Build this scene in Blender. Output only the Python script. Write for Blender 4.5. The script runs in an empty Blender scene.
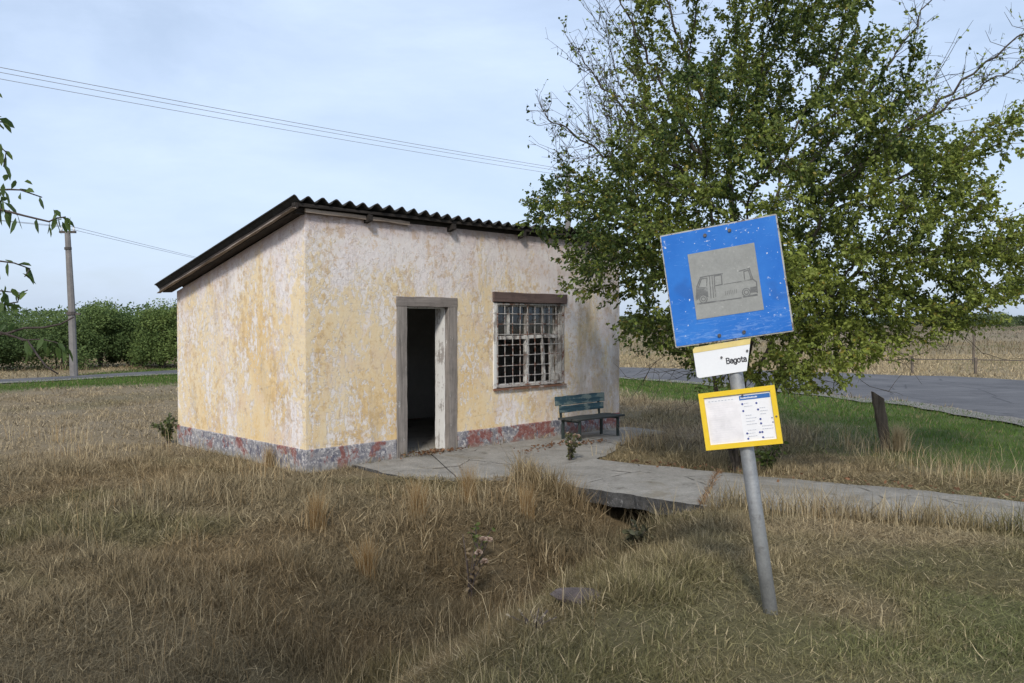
import bpy, bmesh, math, random
import numpy as np
from mathutils import Vector, Matrix

random.seed(7)
RNG = np.random.default_rng(11)
scene = bpy.context.scene
COL = scene.collection
R = math.radians

# ------------------------------------------------------------------ helpers
def tag(o, label=None, cat=None, group=None, kind=None):
    if label: o['label'] = label
    if cat: o['category'] = cat
    if group: o['group'] = group
    if kind: o['kind'] = kind
    return o

def empty(name, loc=(0, 0, 0), rot=None):
    o = bpy.data.objects.new(name, None)
    o.empty_display_size = 0.1
    COL.objects.link(o)
    if rot is not None:
        o.matrix_world = Matrix.Translation(loc) @ rot.to_4x4()
    else:
        o.location = loc
    return o

class MB:
    """collects shapes for ONE mesh object"""
    def __init__(s):
        s.v = []; s.f = []; s.fm = []
    def add(s, vs, fs, mi=0):
        b = len(s.v)
        s.v += [tuple(v) for v in vs]
        s.f += [tuple(i + b for i in f) for f in fs]
        s.fm += [mi] * len(fs)
    def box(s, lo, hi, jit=0, mi=0, M=None):
        x0, y0, z0 = lo; x1, y1, z1 = hi
        vs = [(x0, y0, z0), (x1, y0, z0), (x1, y1, z0), (x0, y1, z0), (x0, y0, z1), (x1, y0, z1), (x1, y1, z1), (x0, y1, z1)]
        if jit: vs = [tuple(c + random.uniform(-jit, jit) for c in v) for v in vs]
        if M is not None: vs = [tuple(M @ Vector(v)) for v in vs]
        s.add(vs, [(0, 3, 2, 1), (4, 5, 6, 7), (0, 1, 5, 4), (1, 2, 6, 5), (2, 3, 7, 6), (3, 0, 4, 7)], mi)
    def plank(s, p0, p1, w, t, up, n=10, jit=0.003, mi=0):
        """worn board from p0 to p1; w along 'up', t along the remaining axis"""
        p0 = Vector(p0); p1 = Vector(p1); d = (p1 - p0); up = Vector(up).normalized(); sd = d.normalized().cross(up).normalized()
        vs = []; fs = []
        for i in range(n + 1):
            c = p0.lerp(p1, i / n)
            for a, b in ((-1, -1), (1, -1), (1, 1), (-1, 1)):
                j = [random.uniform(-jit, jit) for _ in range(2)]
                vs.append(c + up * (a * w / 2 + j[0]) + sd * (b * t / 2 + j[1]))
        for i in range(n):
            for k in range(4):
                fs.append((i * 4 + k, i * 4 + (k + 1) % 4, (i + 1) * 4 + (k + 1) % 4, (i + 1) * 4 + k))
        fs.append((3, 2, 1, 0)); e = n * 4; fs.append((e, e + 1, e + 2, e + 3))
        s.add(vs, fs, mi)
    def tube(s, pts, rad, n=8, cap=True, mi=0):
        pts = [Vector(p) for p in pts]
        if not hasattr(rad, '__len__'): rad = [rad] * len(pts)
        vs = []; fs = []
        ref = Vector((0.31, 0.17, 0.93))
        for i, p in enumerate(pts):
            a = pts[max(i - 1, 0)]; b = pts[min(i + 1, len(pts) - 1)]
            d = (b - a).normalized()
            if abs(d.dot(ref)) > 0.97: ref = Vector((0.9, 0.3, 0.1))
            u = d.cross(ref).normalized(); w = d.cross(u)
            for k in range(n):
                t = 2 * math.pi * k / n
                vs.append(p + (u * math.cos(t) + w * math.sin(t)) * rad[i])
        for i in range(len(pts) - 1):
            for k in range(n):
                fs.append((i * n + k, i * n + (k + 1) % n, (i + 1) * n + (k + 1) % n, (i + 1) * n + k))
        if cap:
            fs.append(tuple(range(n - 1, -1, -1))); e = (len(pts) - 1) * n; fs.append(tuple(e + k for k in range(n)))
        s.add(vs, fs, mi)
    def build(s, name, mat, parent=None, smooth=False, bevel=0, loc=None):
        me = bpy.data.meshes.new(name)
        me.from_pydata(s.v, [], s.f)
        mats = mat if isinstance(mat, (list, tuple)) else [mat]
        for m in mats: me.materials.append(m)
        if len(mats) > 1: me.polygons.foreach_set('material_index', s.fm)
        bm = bmesh.new(); bm.from_mesh(me); bmesh.ops.recalc_face_normals(bm, faces=bm.faces); bm.to_mesh(me); bm.free()
        if smooth: me.polygons.foreach_set('use_smooth', [True] * len(me.polygons))
        o = bpy.data.objects.new(name, me)
        COL.objects.link(o)
        if parent is not None: o.parent = parent
        if loc is not None: o.location = loc
        if bevel:
            b = o.modifiers.new('b', 'BEVEL'); b.width = bevel; b.segments = 2; b.limit_method = 'ANGLE'; b.angle_limit = R(40)
        return o

def mesh_np(name, V, quads, tris, mat, cols=None, parent=None, smooth=False):
    """fast mesh from numpy arrays"""
    me = bpy.data.meshes.new(name)
    nq = len(quads); nt = len(tris)
    me.vertices.add(len(V)); me.vertices.foreach_set('co', np.ascontiguousarray(V, dtype=np.float32).ravel())
    me.loops.add(nq * 4 + nt * 3)
    idx = np.concatenate([np.asarray(quads, dtype=np.int32).ravel(), np.asarray(tris, dtype=np.int32).ravel()])
    me.loops.foreach_set('vertex_index', idx)
    me.polygons.add(nq + nt)
    st = np.concatenate([np.arange(nq) * 4, nq * 4 + np.arange(nt) * 3]).astype(np.int32)
    me.polygons.foreach_set('loop_start', st)
    if smooth: me.polygons.foreach_set('use_smooth', np.ones(nq + nt, dtype=bool))
    me.update(calc_edges=True)
    if cols is not None:
        a = me.color_attributes.new('tone', 'FLOAT_COLOR', 'POINT')
        c4 = np.ones((len(V), 4), dtype=np.float32); c4[:, :3] = cols
        a.data.foreach_set('color', c4.ravel())
    me.materials.append(mat)
    o = bpy.data.objects.new(name, me)
    COL.objects.link(o)
    if parent is not None: o.parent = parent
    return o

# ------------------------------------------------------------------ numpy noise
def _hash(ix, iy, seed):
    h = (ix.astype(np.int64) * 374761393 + iy.astype(np.int64) * 668265263 + seed * 974634317) & 0x7fffffff
    h = ((h ^ (h >> 13)) * 1274126177) & 0x7fffffff
    return ((h ^ (h >> 16)) & 0xffff) / 65535.0
def vnoise(x, y, seed=0):
    x = np.asarray(x, float); y = np.asarray(y, float)
    ix = np.floor(x); iy = np.floor(y); fx = x - ix; fy = y - iy
    fx = fx * fx * (3 - 2 * fx); fy = fy * fy * (3 - 2 * fy)
    a = _hash(ix, iy, seed); b = _hash(ix + 1, iy, seed); c = _hash(ix, iy + 1, seed); d = _hash(ix + 1, iy + 1, seed)
    return (a * (1 - fx) + b * fx) * (1 - fy) + (c * (1 - fx) + d * fx) * fy
def fbm(x, y, sc, seed=0, oct=3):
    t = 0; a = 0.5; n = 0
    for k in range(oct):
        t = t + a * vnoise(x * sc * 2 ** k, y * sc * 2 ** k, seed + k * 7); n += a; a *= 0.55
    return t / n
def sstep(a, b, x):
    t = np.clip((x - a) / (b - a), 0, 1); return t * t * (3 - 2 * t)

# ------------------------------------------------------------------ layout
CX, CY = -2.40, 9.94                       # near corner of the building
RX = np.array([.7055, .7088]); RX /= np.linalg.norm(RX)
LX = np.array([-RX[1], RX[0]])
WID, DEP = 5.92, 3.45
def bld(x, y):                             # world -> building local
    dx = np.asarray(x) - CX; dy = np.asarray(y) - CY
    return dx * RX[0] + dy * RX[1], dx * LX[0] + dy * LX[1]
def wpt(s, t, z=0):
    return (CX + RX[0] * s + LX[0] * t, CY + RX[1] * s + LX[1] * t, z)

def ditch_u(x, y):
    return (x - 1.4) * .86 - (y - 8.6) * .51
def ground_z(x, y):
    x = np.asarray(x, float); y = np.asarray(y, float)
    u = ditch_u(x, y)
    right = sstep(-.4, 1.5, u)
    near = sstep(8.2, 5.2, y)
    z = right * (.05 + .16 * near)
    amp = sstep(34, 14, np.hypot(x, y))
    z = z + amp * ((fbm(x, y, .9, 21) - .5) * .10 + (fbm(x, y, 3.1, 5) - .5) * .05)
    kp = sstep(.95, 1.5, line_dist(x, y, PATH_MID))      # level beside the path
    kp = kp * sstep(.70, 1.2, line_dist(x, y, APRON_MID))
    z = z * kp + .015 * (1 - kp)
    wig = (fbm(x, y, .5, 3) - .5) * .8
    slim = sstep(6.6, 7.8, y)
    dep = (.44 - .06 * slim) * sstep(12.8, 9.8, y) * sstep(-1.5, 2.5, y)
    z = z - dep * np.exp(-((u + wig * .5 * (1 - slim)) / (np.where(u < 0, 1.15, .66) * (1 - .42 * slim))) ** 2)
    # level by the building walls and beneath the concrete
    s, t = bld(x, y)
    d = np.maximum(np.maximum(-s, s - WID), np.maximum(-t, t - DEP))
    z = z * sstep(-.1, 1.5, d) - .012
    return z

PATH_NEAR = [(0.10, 9.62), (0.55, 8.98), (0.99, 8.59), (1.76, 7.97), (2.57, 7.59), (3.4, 7.28), (4.21, 6.95), (5.6, 6.2), (7.4, 5.2), (9.2, 4.1)]
PATH_FAR = [(1.05, 10.62), (1.40, 10.30), (1.75, 10.05), (2.35, 9.70), (3.02, 9.26), (3.99, 8.75), (4.88, 8.11), (6.3, 7.3), (8.1, 6.3), (9.6, 5.4)]
PATH_MID = (np.array(PATH_NEAR) + np.array(PATH_FAR)) / 2
PATH_POLY = np.array(PATH_NEAR + PATH_FAR[::-1])
APRON_NEAR = [(-1.50, 9.84), (-1.12, 9.50), (-.62, 9.34), (-.12, 9.36), (0.05, 9.64), (1.00, 10.64), wpt(4.9, -1.05)[:2], wpt(5.9, -.98)[:2]]
APRON_FAR = [wpt(q_, -.012)[:2] for q_ in (.62, 1.15, 1.8, 2.5, 3.1, 4.0, 5.0, 6.0)]
APRON_POLY = np.array(APRON_NEAR + APRON_FAR[::-1])
APRON_MID = (np.array(APRON_NEAR) + np.array(APRON_FAR)) / 2
ROAD = [((-26, 11), (-28, 12.6)), ((-14.8, 24.7), (-15.7, 26.1)), ((-11.4, 29.0), (-12.3, 31.2)), ((-7, 31.2), (-7.5, 36)), ((-2, 30.6), (-2, 36.3)), ((3.4, 26.8), (4.2, 33.2)),
        ((6.2, 23.2), (8.6, 31.2)), ((8.1, 18.8), (12.3, 28.5)), ((8.75, 14.6), (14.9, 24.9)), ((9.3, 9.5), (17, 17.5)), ((9.7, 3), (18.3, 8.0)), ((10, -8), (18.6, -8))]
def smooth_line(P, n=8):
    P = np.array(P, float); out = []
    Q = np.vstack([2 * P[0] - P[1], P, 2 * P[-1] - P[-2]])
    for i in range(1, len(Q) - 2):
        for k in range(n):
            t = k / n
            out.append(.5 * ((2 * Q[i]) + (-Q[i - 1] + Q[i + 1]) * t + (2 * Q[i - 1] - 5 * Q[i] + 4 * Q[i + 1] - Q[i + 2]) * t * t + (-Q[i - 1] + 3 * Q[i] - 3 * Q[i + 1] + Q[i + 2]) * t ** 3))
    out.append(P[-1]); return np.array(out)
RN = smooth_line([a for a, b in ROAD]); RF = smooth_line([b for a, b in ROAD])
ROAD_POLY = np.vstack([RN, RF[::-1]])
def inside(px, py, poly):
    px = np.asarray(px); py = np.asarray(py)
    r = np.zeros(px.shape, bool); n = len(poly); j = n - 1
    for i in range(n):
        xi, yi = poly[i]; xj, yj = poly[j]
        c = ((yi > py) != (yj > py)) & (px < (xj - xi) * (py - yi) / (yj - yi + 1e-12) + xi)
        r ^= c; j = i
    return r
def line_dist(px, py, L):
    d = np.full(np.shape(px), 1e9)
    for a, b in zip(L[:-1], L[1:]):
        ab = b - a; t = np.clip(((px - a[0]) * ab[0] + (py - a[1]) * ab[1]) / (ab @ ab), 0, 1)
        d = np.minimum(d, np.hypot(px - a[0] - t * ab[0], py - a[1] - t * ab[1]))
    return d
def lawn_mask(x, y):
    """share of green mown grass on the building's side of the road"""
    d = line_dist(x, y, RN[::2])
    n = fbm(x, y, .35, 55)
    wid = np.where(x > 0, 3.3, 3.1)
    m = sstep(wid + 1.6, wid - .8, d + (n - .5) * 4)
    m = m * (~inside(x, y, ROAD_POLY)) * (x < 16)
    m = m * np.where(x < -8, sstep(-14.8, -13.4, x + (n - .5) * 2), 1)
    right = sstep(2.2, 5.5, x + (n - .5) * 3.0) * sstep(11.0, 7, y) * .30     # greener verge beside the path
    near = sstep(.9, 2.6, ditch_u(x, y)) * sstep(6.5, 4, y) * (.16 + .42 * sstep(.5, 3, x)) * sstep(.36, .52, fbm(x, y, .8, 61))
    return np.clip(np.maximum(np.maximum(m, right), near), 0, 1)

# ------------------------------------------------------------------ materials
def new_mat(name):
    m = bpy.data.materials.new(name); m.use_nodes = True
    nt = m.node_tree
    return m, nt, nt.nodes, nt.links, nt.nodes['Principled BSDF']

class NT:
    """small node building helper"""
    def __init__(s, nt): s.nt = nt; s.n = nt.nodes; s.l = nt.links
    def link(s, a, b): s.l.new(a, b)
    def coord(s, kind='Object', scale=(1, 1, 1), loc=(0, 0, 0), rot=(0, 0, 0)):
        c = s.n.new('ShaderNodeTexCoord'); m = s.n.new('ShaderNodeMapping')
        m.inputs['Scale'].default_value = scale; m.inputs['Location'].default_value = loc; m.inputs['Rotation'].default_value = rot
        s.link(c.outputs[kind], m.inputs['Vector']); return m.outputs['Vector']
    def noise(s, vec, scale, detail=6, rough=.6, dist=0):
        n = s.n.new('ShaderNodeTexNoise'); n.inputs['Scale'].default_value = scale; n.inputs['Detail'].default_value = detail
        n.inputs['Roughness'].default_value = rough; n.inputs['Distortion'].default_value = dist
        s.link(vec, n.inputs['Vector']); return n.outputs['Fac']
    def voro(s, vec, scale, feature='F1'):
        n = s.n.new('ShaderNodeTexVoronoi'); n.feature = feature; n.inputs['Scale'].default_value = scale
        s.link(vec, n.inputs['Vector']); return n.outputs['Distance']
    def ramp(s, fac, a, b):
        r = s.n.new('ShaderNodeMapRange'); r.inputs['From Min'].default_value = a; r.inputs['From Max'].default_value = b
        s.link(fac, r.inputs['Value']); return r.outputs['Result']
    def math(s, op, a, b=None, clamp=False):
        m = s.n.new('ShaderNodeMath'); m.operation = op; m.use_clamp = clamp
        for i, v in enumerate((a, b)):
            if v is None: continue
            if isinstance(v, (int, float)): m.inputs[i].default_value = v
            else: s.link(v, m.inputs[i])
        return m.outputs[0]
    def mix(s, fac, a, b):
        m = s.n.new('ShaderNodeMix'); m.data_type = 'RGBA'
        if isinstance(fac, (int, float)): m.inputs[0].default_value = fac
        else: s.link(fac, m.inputs[0])
        for i, v in ((6, a), (7, b)):
            if isinstance(v, tuple): m.inputs[i].default_value = (*v, 1)
            else: s.link(v, m.inputs[i])
        return m.outputs[2]
    def bump(s, h, strength, dist, bsdf):
        b = s.n.new('ShaderNodeBump'); b.inputs['Strength'].default_value = strength; b.inputs['Distance'].default_value = dist
        s.link(h, b.inputs['Height']); s.link(b.outputs['Normal'], bsdf.inputs['Normal'])
    def sep(s, vec):
        n = s.n.new('ShaderNodeSeparateXYZ'); s.link(vec, n.inputs[0]); return n.outputs

def mat_plaster():
    m, nt, n, l, b = new_mat('peeling_plaster'); h = NT(nt)
    v = h.coord('Object'); X, Y, Z = h.sep(v)
    vs = h.coord('Object', (1, 1, .38))                     # drawn out downwards, like runs of rain
    big = h.noise(vs, 1.25, 5, .62, .25)
    mid = h.noise(vs, 4.2, 8, .68)
    fine = h.noise(v, 26, 6, .7)
    vf = h.noise(v, 90, 3, .6)
    # yellow distemper that is still left
    k = h.math('ADD', h.math('MULTIPLY', big, .85), h.math('MULTIPLY', mid, .55))
    k = h.math('ADD', k, h.math('MULTIPLY', fine, .50))
    k = h.math('ADD', k, h.math('MULTIPLY', vf, .16))
    k = h.math('SUBTRACT', k, .095)
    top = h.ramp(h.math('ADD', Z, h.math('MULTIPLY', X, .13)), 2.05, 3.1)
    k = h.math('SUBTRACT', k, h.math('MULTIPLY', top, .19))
    k = h.math('SUBTRACT', k, h.math('MULTIPLY', h.ramp(X, 1.3, 5.0), .09))
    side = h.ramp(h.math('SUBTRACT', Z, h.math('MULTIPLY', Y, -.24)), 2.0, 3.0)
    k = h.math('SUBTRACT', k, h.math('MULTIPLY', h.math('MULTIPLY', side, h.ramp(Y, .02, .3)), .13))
    low = h.ramp(Z, 1.2, .3)
    k = h.math('ADD', k, h.math('MULTIPLY', low, .06))
    yel = h.ramp(k, .72, .84)
    yel2 = h.ramp(k, .90, 1.14)
    white = h.mix(h.ramp(mid, .3, .7), (.72, .64, .62), (.84, .79, .77))
    ycol = h.mix(yel2, (.77, .63, .41), (.72, .51, .24))
    col = h.mix(h.math('MULTIPLY', yel, .95), white, ycol)
    # crisp flakes where the yellow has come off down to the white coat
    fk = h.noise(h.coord('Object', (1, 1, .62)), 15, 9, .74, .15)
    fk = h.math('ADD', h.math('MULTIPLY', fk, .75), h.math('ADD', h.math('MULTIPLY', h.noise(vs, 2.6, 5, .6, .3), .42), h.math('MULTIPLY', h.noise(v, 70, 3, .6), .10)))
    fk = h.math('ADD', fk, h.math('MULTIPLY', h.ramp(k, 1.15, .75), .10))
    flake = h.ramp(fk, .695, .735)
    col = h.mix(h.math('MULTIPLY', flake, .9), col, h.mix(mid, (.70, .64, .61), (.86, .82, .79)))
    pa = h.math('ADD', h.math('MULTIPLY', h.noise(h.coord('Object', (1, 1, .55), (5, 2, 1)), 1.5, 4, .55, .4), .72), h.math('ADD', h.math('MULTIPLY', h.noise(v, 9, 8, .75), .26), h.math('MULTIPLY', h.ramp(h.math('ADD', Z, h.math('MULTIPLY', Y, .2376)), 1.6, 3.0), .055)))
    patch = h.ramp(pa, .566, .590)
    col = h.mix(h.math('MULTIPLY', patch, .88), col, h.mix(h.ramp(fine, .35, .65), (.74, .66, .64), (.85, .81, .79)))
    deep = h.ramp(h.math('ADD', h.noise(v, 9, 8, .75), h.math('MULTIPLY', h.noise(vs, 2.2, 4, .6), .4)), .725, .79)
    col = h.mix(h.math('MULTIPLY', deep, .55), col, (.56, .37, .17))
    # pinkish older coat
    pk = h.ramp(h.math('ADD', h.noise(v, 2.1, 6, .65, .3), h.math('MULTIPLY', h.ramp(X, 1.5, 5.5), .10)), .53, .68)
    col = h.mix(h.math('MULTIPLY', pk, .30), col, (.62, .47, .43))
    # damp, dirty patches, most of them at the far end
    dn = h.ramp(h.math('ADD', h.noise(vs, 1.7, 7, .7, .4), h.math('MULTIPLY', h.ramp(X, 3.6, 6), .24)), .60, .80)
    col = h.mix(h.math('MULTIPLY', dn, .70), col, (.36, .29, .215))
    # darker dull pink band with a streaky lower edge along the wall tops
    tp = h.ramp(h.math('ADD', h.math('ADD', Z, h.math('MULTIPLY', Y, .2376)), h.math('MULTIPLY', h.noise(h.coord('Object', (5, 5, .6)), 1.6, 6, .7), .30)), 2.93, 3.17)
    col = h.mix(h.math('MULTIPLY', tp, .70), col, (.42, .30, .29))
    # pits and flakes
    pit = h.ramp(h.noise(v, 46, 4, .75), .63, .72)
    col = h.mix(h.math('MULTIPLY', pit, .45), col, (.80, .76, .72))
    drk = h.ramp(h.noise(v, 31, 5, .75), .69, .76)
    col = h.mix(h.math('MULTIPLY', drk, .5), col, (.36, .29, .22))
    crack = h.math('MULTIPLY', h.ramp(h.voro(h.coord('Object', (1, 1, .7)), .9, 'DISTANCE_TO_EDGE'), .006, .0), h.ramp(mid, .50, .58))
    col = h.mix(h.math('MULTIPLY', crack, .35), col, (.25, .2, .17))
    h.link(col, b.inputs['Base Color']); b.inputs['Roughness'].default_value = .93; b.inputs['Specular IOR Level'].default_value = .2
    hh = h.math('ADD', h.math('MULTIPLY', flake, -.7), h.math('ADD', h.math('MULTIPLY', fine, .8), h.math('MULTIPLY', vf, .4)))
    h.bump(hh, .55, .012, b)
    return m

def mat_plinth():
    m, nt, n, l, b = new_mat('flaking_plinth'); h = NT(nt)
    v = h.coord('Object'); X, Y, Z = h.sep(v)
    a = h.noise(h.coord('Object', (1, 1, .8)), 3.2, 8, .7, .4); c = h.noise(v, 7, 8, .72, .3); d = h.noise(v, 24, 6, .7)
    col = h.mix(h.ramp(c, .4, .6), (.15, .15, .18), (.34, .325, .325))
    col = h.mix(h.ramp(d, .52, .60), col, (.56, .53, .51))
    flk = h.ramp(h.noise(v, 13, 8, .78), .53, .56)
    red = h.ramp(h.math('ADD', h.math('ADD', a, h.math('MULTIPLY', c, .5)), h.math('MULTIPLY', h.ramp(X, 1.5, 3.2), .09)), .805, .85)
    col = h.mix(red, col, h.mix(h.ramp(d, .35, .65), (.19, .062, .055), (.30, .15, .13)))
    col = h.mix(h.math('MULTIPLY', flk, .5), col, (.40, .38, .37))
    dk = h.ramp(h.noise(h.coord('Object', (1, 1, .5)), 9, 6, .7), .56, .64)
    col = h.mix(h.math('MULTIPLY', dk, .8), col, (.10, .10, .14))
    gr = h.ramp(Z, .10, .0)
    col = h.mix(h.math('MULTIPLY', gr, .5), col, (.30, .28, .22))
    h.link(col, b.inputs['Base Color']); b.inputs['Roughness'].default_value = .9; b.inputs['Specular IOR Level'].default_value = .2
    h.bump(h.math('ADD', c, h.math('MULTIPLY', d, .6)), .8, .02, b)
    return m

def mat_wood(name, c0, c1, axis='z', paint=None, pfrac=.55, rough=.85):
    m, nt, n, l, b = new_mat(name); h = NT(nt)
    sc = {'x': (1.2, 22, 22), 'y': (22, 1.2, 22), 'z': (22, 22, 1.2)}[axis]
    g = h.noise(h.coord('Object', sc), 1.0, 9, .72, .5); c = h.noise(h.coord('Object'), 5, 6, .65); f = h.noise(h.coord('Object', sc), 3.2, 5, .7)
    col = h.mix(h.ramp(g, .33, .68), c0, c1)
    col = h.mix(h.math('MULTIPLY', h.ramp(c, .5, .7), .5), col, tuple(x * .55 for x in c0))
    col = h.mix(h.math('MULTIPLY', h.ramp(f, .62, .72), .75), col, tuple(x * .3 for x in c0))
    if paint:
        k = h.ramp(h.math('ADD', h.math('MULTIPLY', c, .6), h.math('MULTIPLY', g, .5)), pfrac - .02, pfrac + .03)
        col = h.mix(k, col, paint)
    h.link(col, b.inputs['Base Color']); b.inputs['Roughness'].default_value = rough; b.inputs['Specular IOR Level'].default_value = .25
    h.bump(h.math('ADD', g, h.math('MULTIPLY', f, .5)), .6, .006, b)
    return m

def mat_mottle(name, c0, c1, scale, c2=None, s2=None, t2=(.58, .66), rough=.85, bump=.3, bdist=.01, metallic=0, kind='Object', spec=.3):
    m, nt, n, l, b = new_mat(name); h = NT(nt)
    v = h.coord(kind)
    a = h.noise(v, scale, 8, .68, .2); f = h.noise(v, scale * 9, 5, .7)
    col = h.mix(h.ramp(h.math('ADD', h.math('MULTIPLY', a, .7), h.math('MULTIPLY', f, .3)), .36, .64), c0, c1)
    if c2: col = h.mix(h.ramp(h.noise(v, s2, 6, .7, .2), *t2), col, c2)
    h.link(col, b.inputs['Base Color']); b.inputs['Roughness'].default_value = rough; b.inputs['Metallic'].default_value = metallic; b.inputs['Specular IOR Level'].default_value = spec
    h.bump(h.math('ADD', a, f), bump, bdist, b)
    return m

def mat_leaf(name, trans=.35, rough=.55, spec=.3):
    m, nt, n, l, b = new_mat(name); h = NT(nt)
    a = n.new('ShaderNodeAttribute'); a.attribute_name = 'tone'
    h.link(a.outputs['Color'], b.inputs['Base Color']); b.inputs['Roughness'].default_value = rough; b.inputs['Specular IOR Level'].default_value = spec
    t = n.new('ShaderNodeBsdfTranslucent'); h.link(a.outputs['Color'], t.inputs['Color'])
    mx = n.new('ShaderNodeMixShader'); mx.inputs[0].default_value = trans
    h.link(b.outputs[0], mx.inputs[1]); h.link(t.outputs[0], mx.inputs[2])
    h.link(mx.outputs[0], n['Material Output'].inputs['Surface'])
    return m

def mat_plain(name, c, rough=.6, metallic=0, spec=.4):
    m, nt, n, l, b = new_mat(name); h = NT(nt)
    a = h.noise(h.coord('Object'), 14, 5, .65)
    h.link(h.mix(h.ramp(a, .3, .7), tuple(x * .86 for x in c), tuple(min(1, x * 1.08) for x in c)), b.inputs['Base Color'])
    b.inputs['Roughness'].default_value = rough; b.inputs['Metallic'].default_value = metallic; b.inputs['Specular IOR Level'].default_value = spec
    return m

M = {}
M['plaster'] = mat_plaster()
M['plinth'] = mat_plinth()
M['inner'] = mat_mottle('grey_inner_plaster', (.34, .33, .32), (.48, .47, .45), 1.4, bump=.3)
M['floor'] = mat_mottle('dusty_floor', (.20, .19, .17), (.32, .30, .27), 2.5, (.10, .09, .08), 6, bump=.5)
M['jamb'] = mat_wood('weathered_jamb', (.16, .142, .128), (.33, .295, .265), 'z', (.60, .58, .55), .66)
M['jamb_x'] = mat_wood('weathered_head', (.16, .14, .125), (.31, .275, .25), 'x', (.52, .50, .47), .70)
M['jamb_white'] = mat_wood('peeling_white_wood', (.30, .27, .25), (.42, .39, .36), 'z', (.72, .71, .68), .50)
M['lintel'] = mat_wood('dark_lintel', (.085, .06, .055), (.17, .12, .105), 'x')
M['board'] = mat_wood('dark_roof_board', (.020, .017, .015), (.055, .046, .04), 'x')
M['board_y'] = mat_wood('dark_verge_board', (.022, .018, .016), (.06, .048, .042), 'y')
M['slat'] = mat_wood('pale_roof_slat', (.24, .18, .14), (.46, .38, .31), 'x')
M['slat_y'] = mat_wood('pale_verge_slat', (.16, .12, .10), (.32, .27, .22), 'y')
M['casement'] = mat_wood('white_casement', (.20, .18, .165), (.32, .29, .27), 'z', (.60, .585, .555), .54)
M['roof'] = mat_mottle('dark_corrugated_cement', (.022, .021, .02), (.06, .057, .052), 3.2, (.13, .125, .11), 22, (.6, .72), bump=.4)
M['bar'] = mat_mottle('white_rusty_bars', (.34, .32, .30), (.50, .48, .45), 6, (.17, .075, .045), 6, (.50, .58), rough=.6, bump=.2, bdist=.002)
M['rust'] = mat_mottle('rusty_steel', (.13, .06, .035), (.24, .12, .075), 9, (.36, .30, .26), 6, (.56, .62), rough=.8)
M['bench_blue'] = mat_wood('faded_blue_bench', (.018, .044, .058), (.05, .105, .13), 'x', (.14, .18, .17), .57)
M['bench_dark'] = mat_wood('dark_bench_seat', (.028, .032, .03), (.07, .075, .07), 'x')
M['bench_iron'] = mat_mottle('dark_bench_iron', (.02, .03, .03), (.05, .065, .06), 8, (.10, .06, .04), 7)
M['concrete'] = mat_mottle('old_concrete', (.19, .178, .158), (.36, .335, .295), 5.5, (.15, .135, .11), 3.2, (.55, .70), bump=.9, bdist=.012, rough=.95, spec=.15)
M['concrete_edge'] = mat_mottle('dark_concrete_edge', (.045, .045, .045), (.17, .165, .16), 16, (.36, .35, .34), 24, (.60, .66), bump=1, bdist=.03, rough=.95)
M['pole'] = mat_mottle('galvanised_pole', (.26, .265, .27), (.45, .46, .47), 9, (.15, .13, .115), 7, (.56, .70), rough=.5, metallic=.55, bump=.05, bdist=.002, spec=.5)
M['upole'] = mat_mottle('grey_utility_concrete', (.15, .14, .135), (.235, .22, .21), 4, bump=.3)
M['iron'] = mat_mottle('dark_iron', (.05, .045, .04), (.12, .10, .09), 8, rough=.6)
M['post'] = mat_wood('grey_old_post', (.075, .06, .045), (.20, .165, .13), 'z')
M['wire'] = mat_plain('grey_wire', (.30, .30, .31), .5)
M['bark'] = mat_mottle('tree_bark', (.045, .038, .03), (.115, .10, .085), 14, (.17, .16, .14), 9, (.62, .72), bump=.6, bdist=.01, rough=.95, spec=.1)
M['twig'] = mat_mottle('dark_twig', (.06, .045, .04), (.12, .095, .085), 20, rough=.9)
M['leaf'] = mat_leaf('pear_leaf')
M['leaf_near'] = mat_leaf('near_leaf', .40, .45)
M['leaf_far'] = mat_leaf('hedge_leaf', .25, .7, .15)
M['grass'] = mat_leaf('grass_blade', .30, .8, .15)
M['stone'] = mat_mottle('mauve_stone', (.075, .06, .055), (.19, .15, .135), 12, (.30, .24, .215), 9, (.6, .68), bump=.8, bdist=.02)
M['pane'] = None
def mat_pane():
    m, nt, n, l, b = new_mat('dusty_glass'); h = NT(nt)
    g = n.new('ShaderNodeBsdfGlossy'); g.inputs['Roughness'].default_value = .08; g.inputs['Color'].default_value = (.8, .85, .9, 1)
    t = n.new('ShaderNodeBsdfTransparent'); t.inputs['Color'].default_value = (.75, .78, .76, 1)
    d = n.new('ShaderNodeBsdfDiffuse'); d.inputs['Color'].default_value = (.25, .22, .19, 1)
    a = n.new('ShaderNodeMixShader'); a.inputs[0].default_value = .06; h.link(t.outputs[0], a.inputs[1]); h.link(g.outputs[0], a.inputs[2])
    k = n.new('ShaderNodeMixShader'); h.link(h.math('MULTIPLY', h.ramp(h.noise(h.coord('Object'), 6, 6, .7), .4, .8), .35), k.inputs[0]); h.link(a.outputs[0], k.inputs[1]); h.link(d.outputs[0], k.inputs[2])
    h.link(k.outputs[0], n['Material Output'].inputs['Surface']); return m
M['pane'] = mat_pane()

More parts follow.
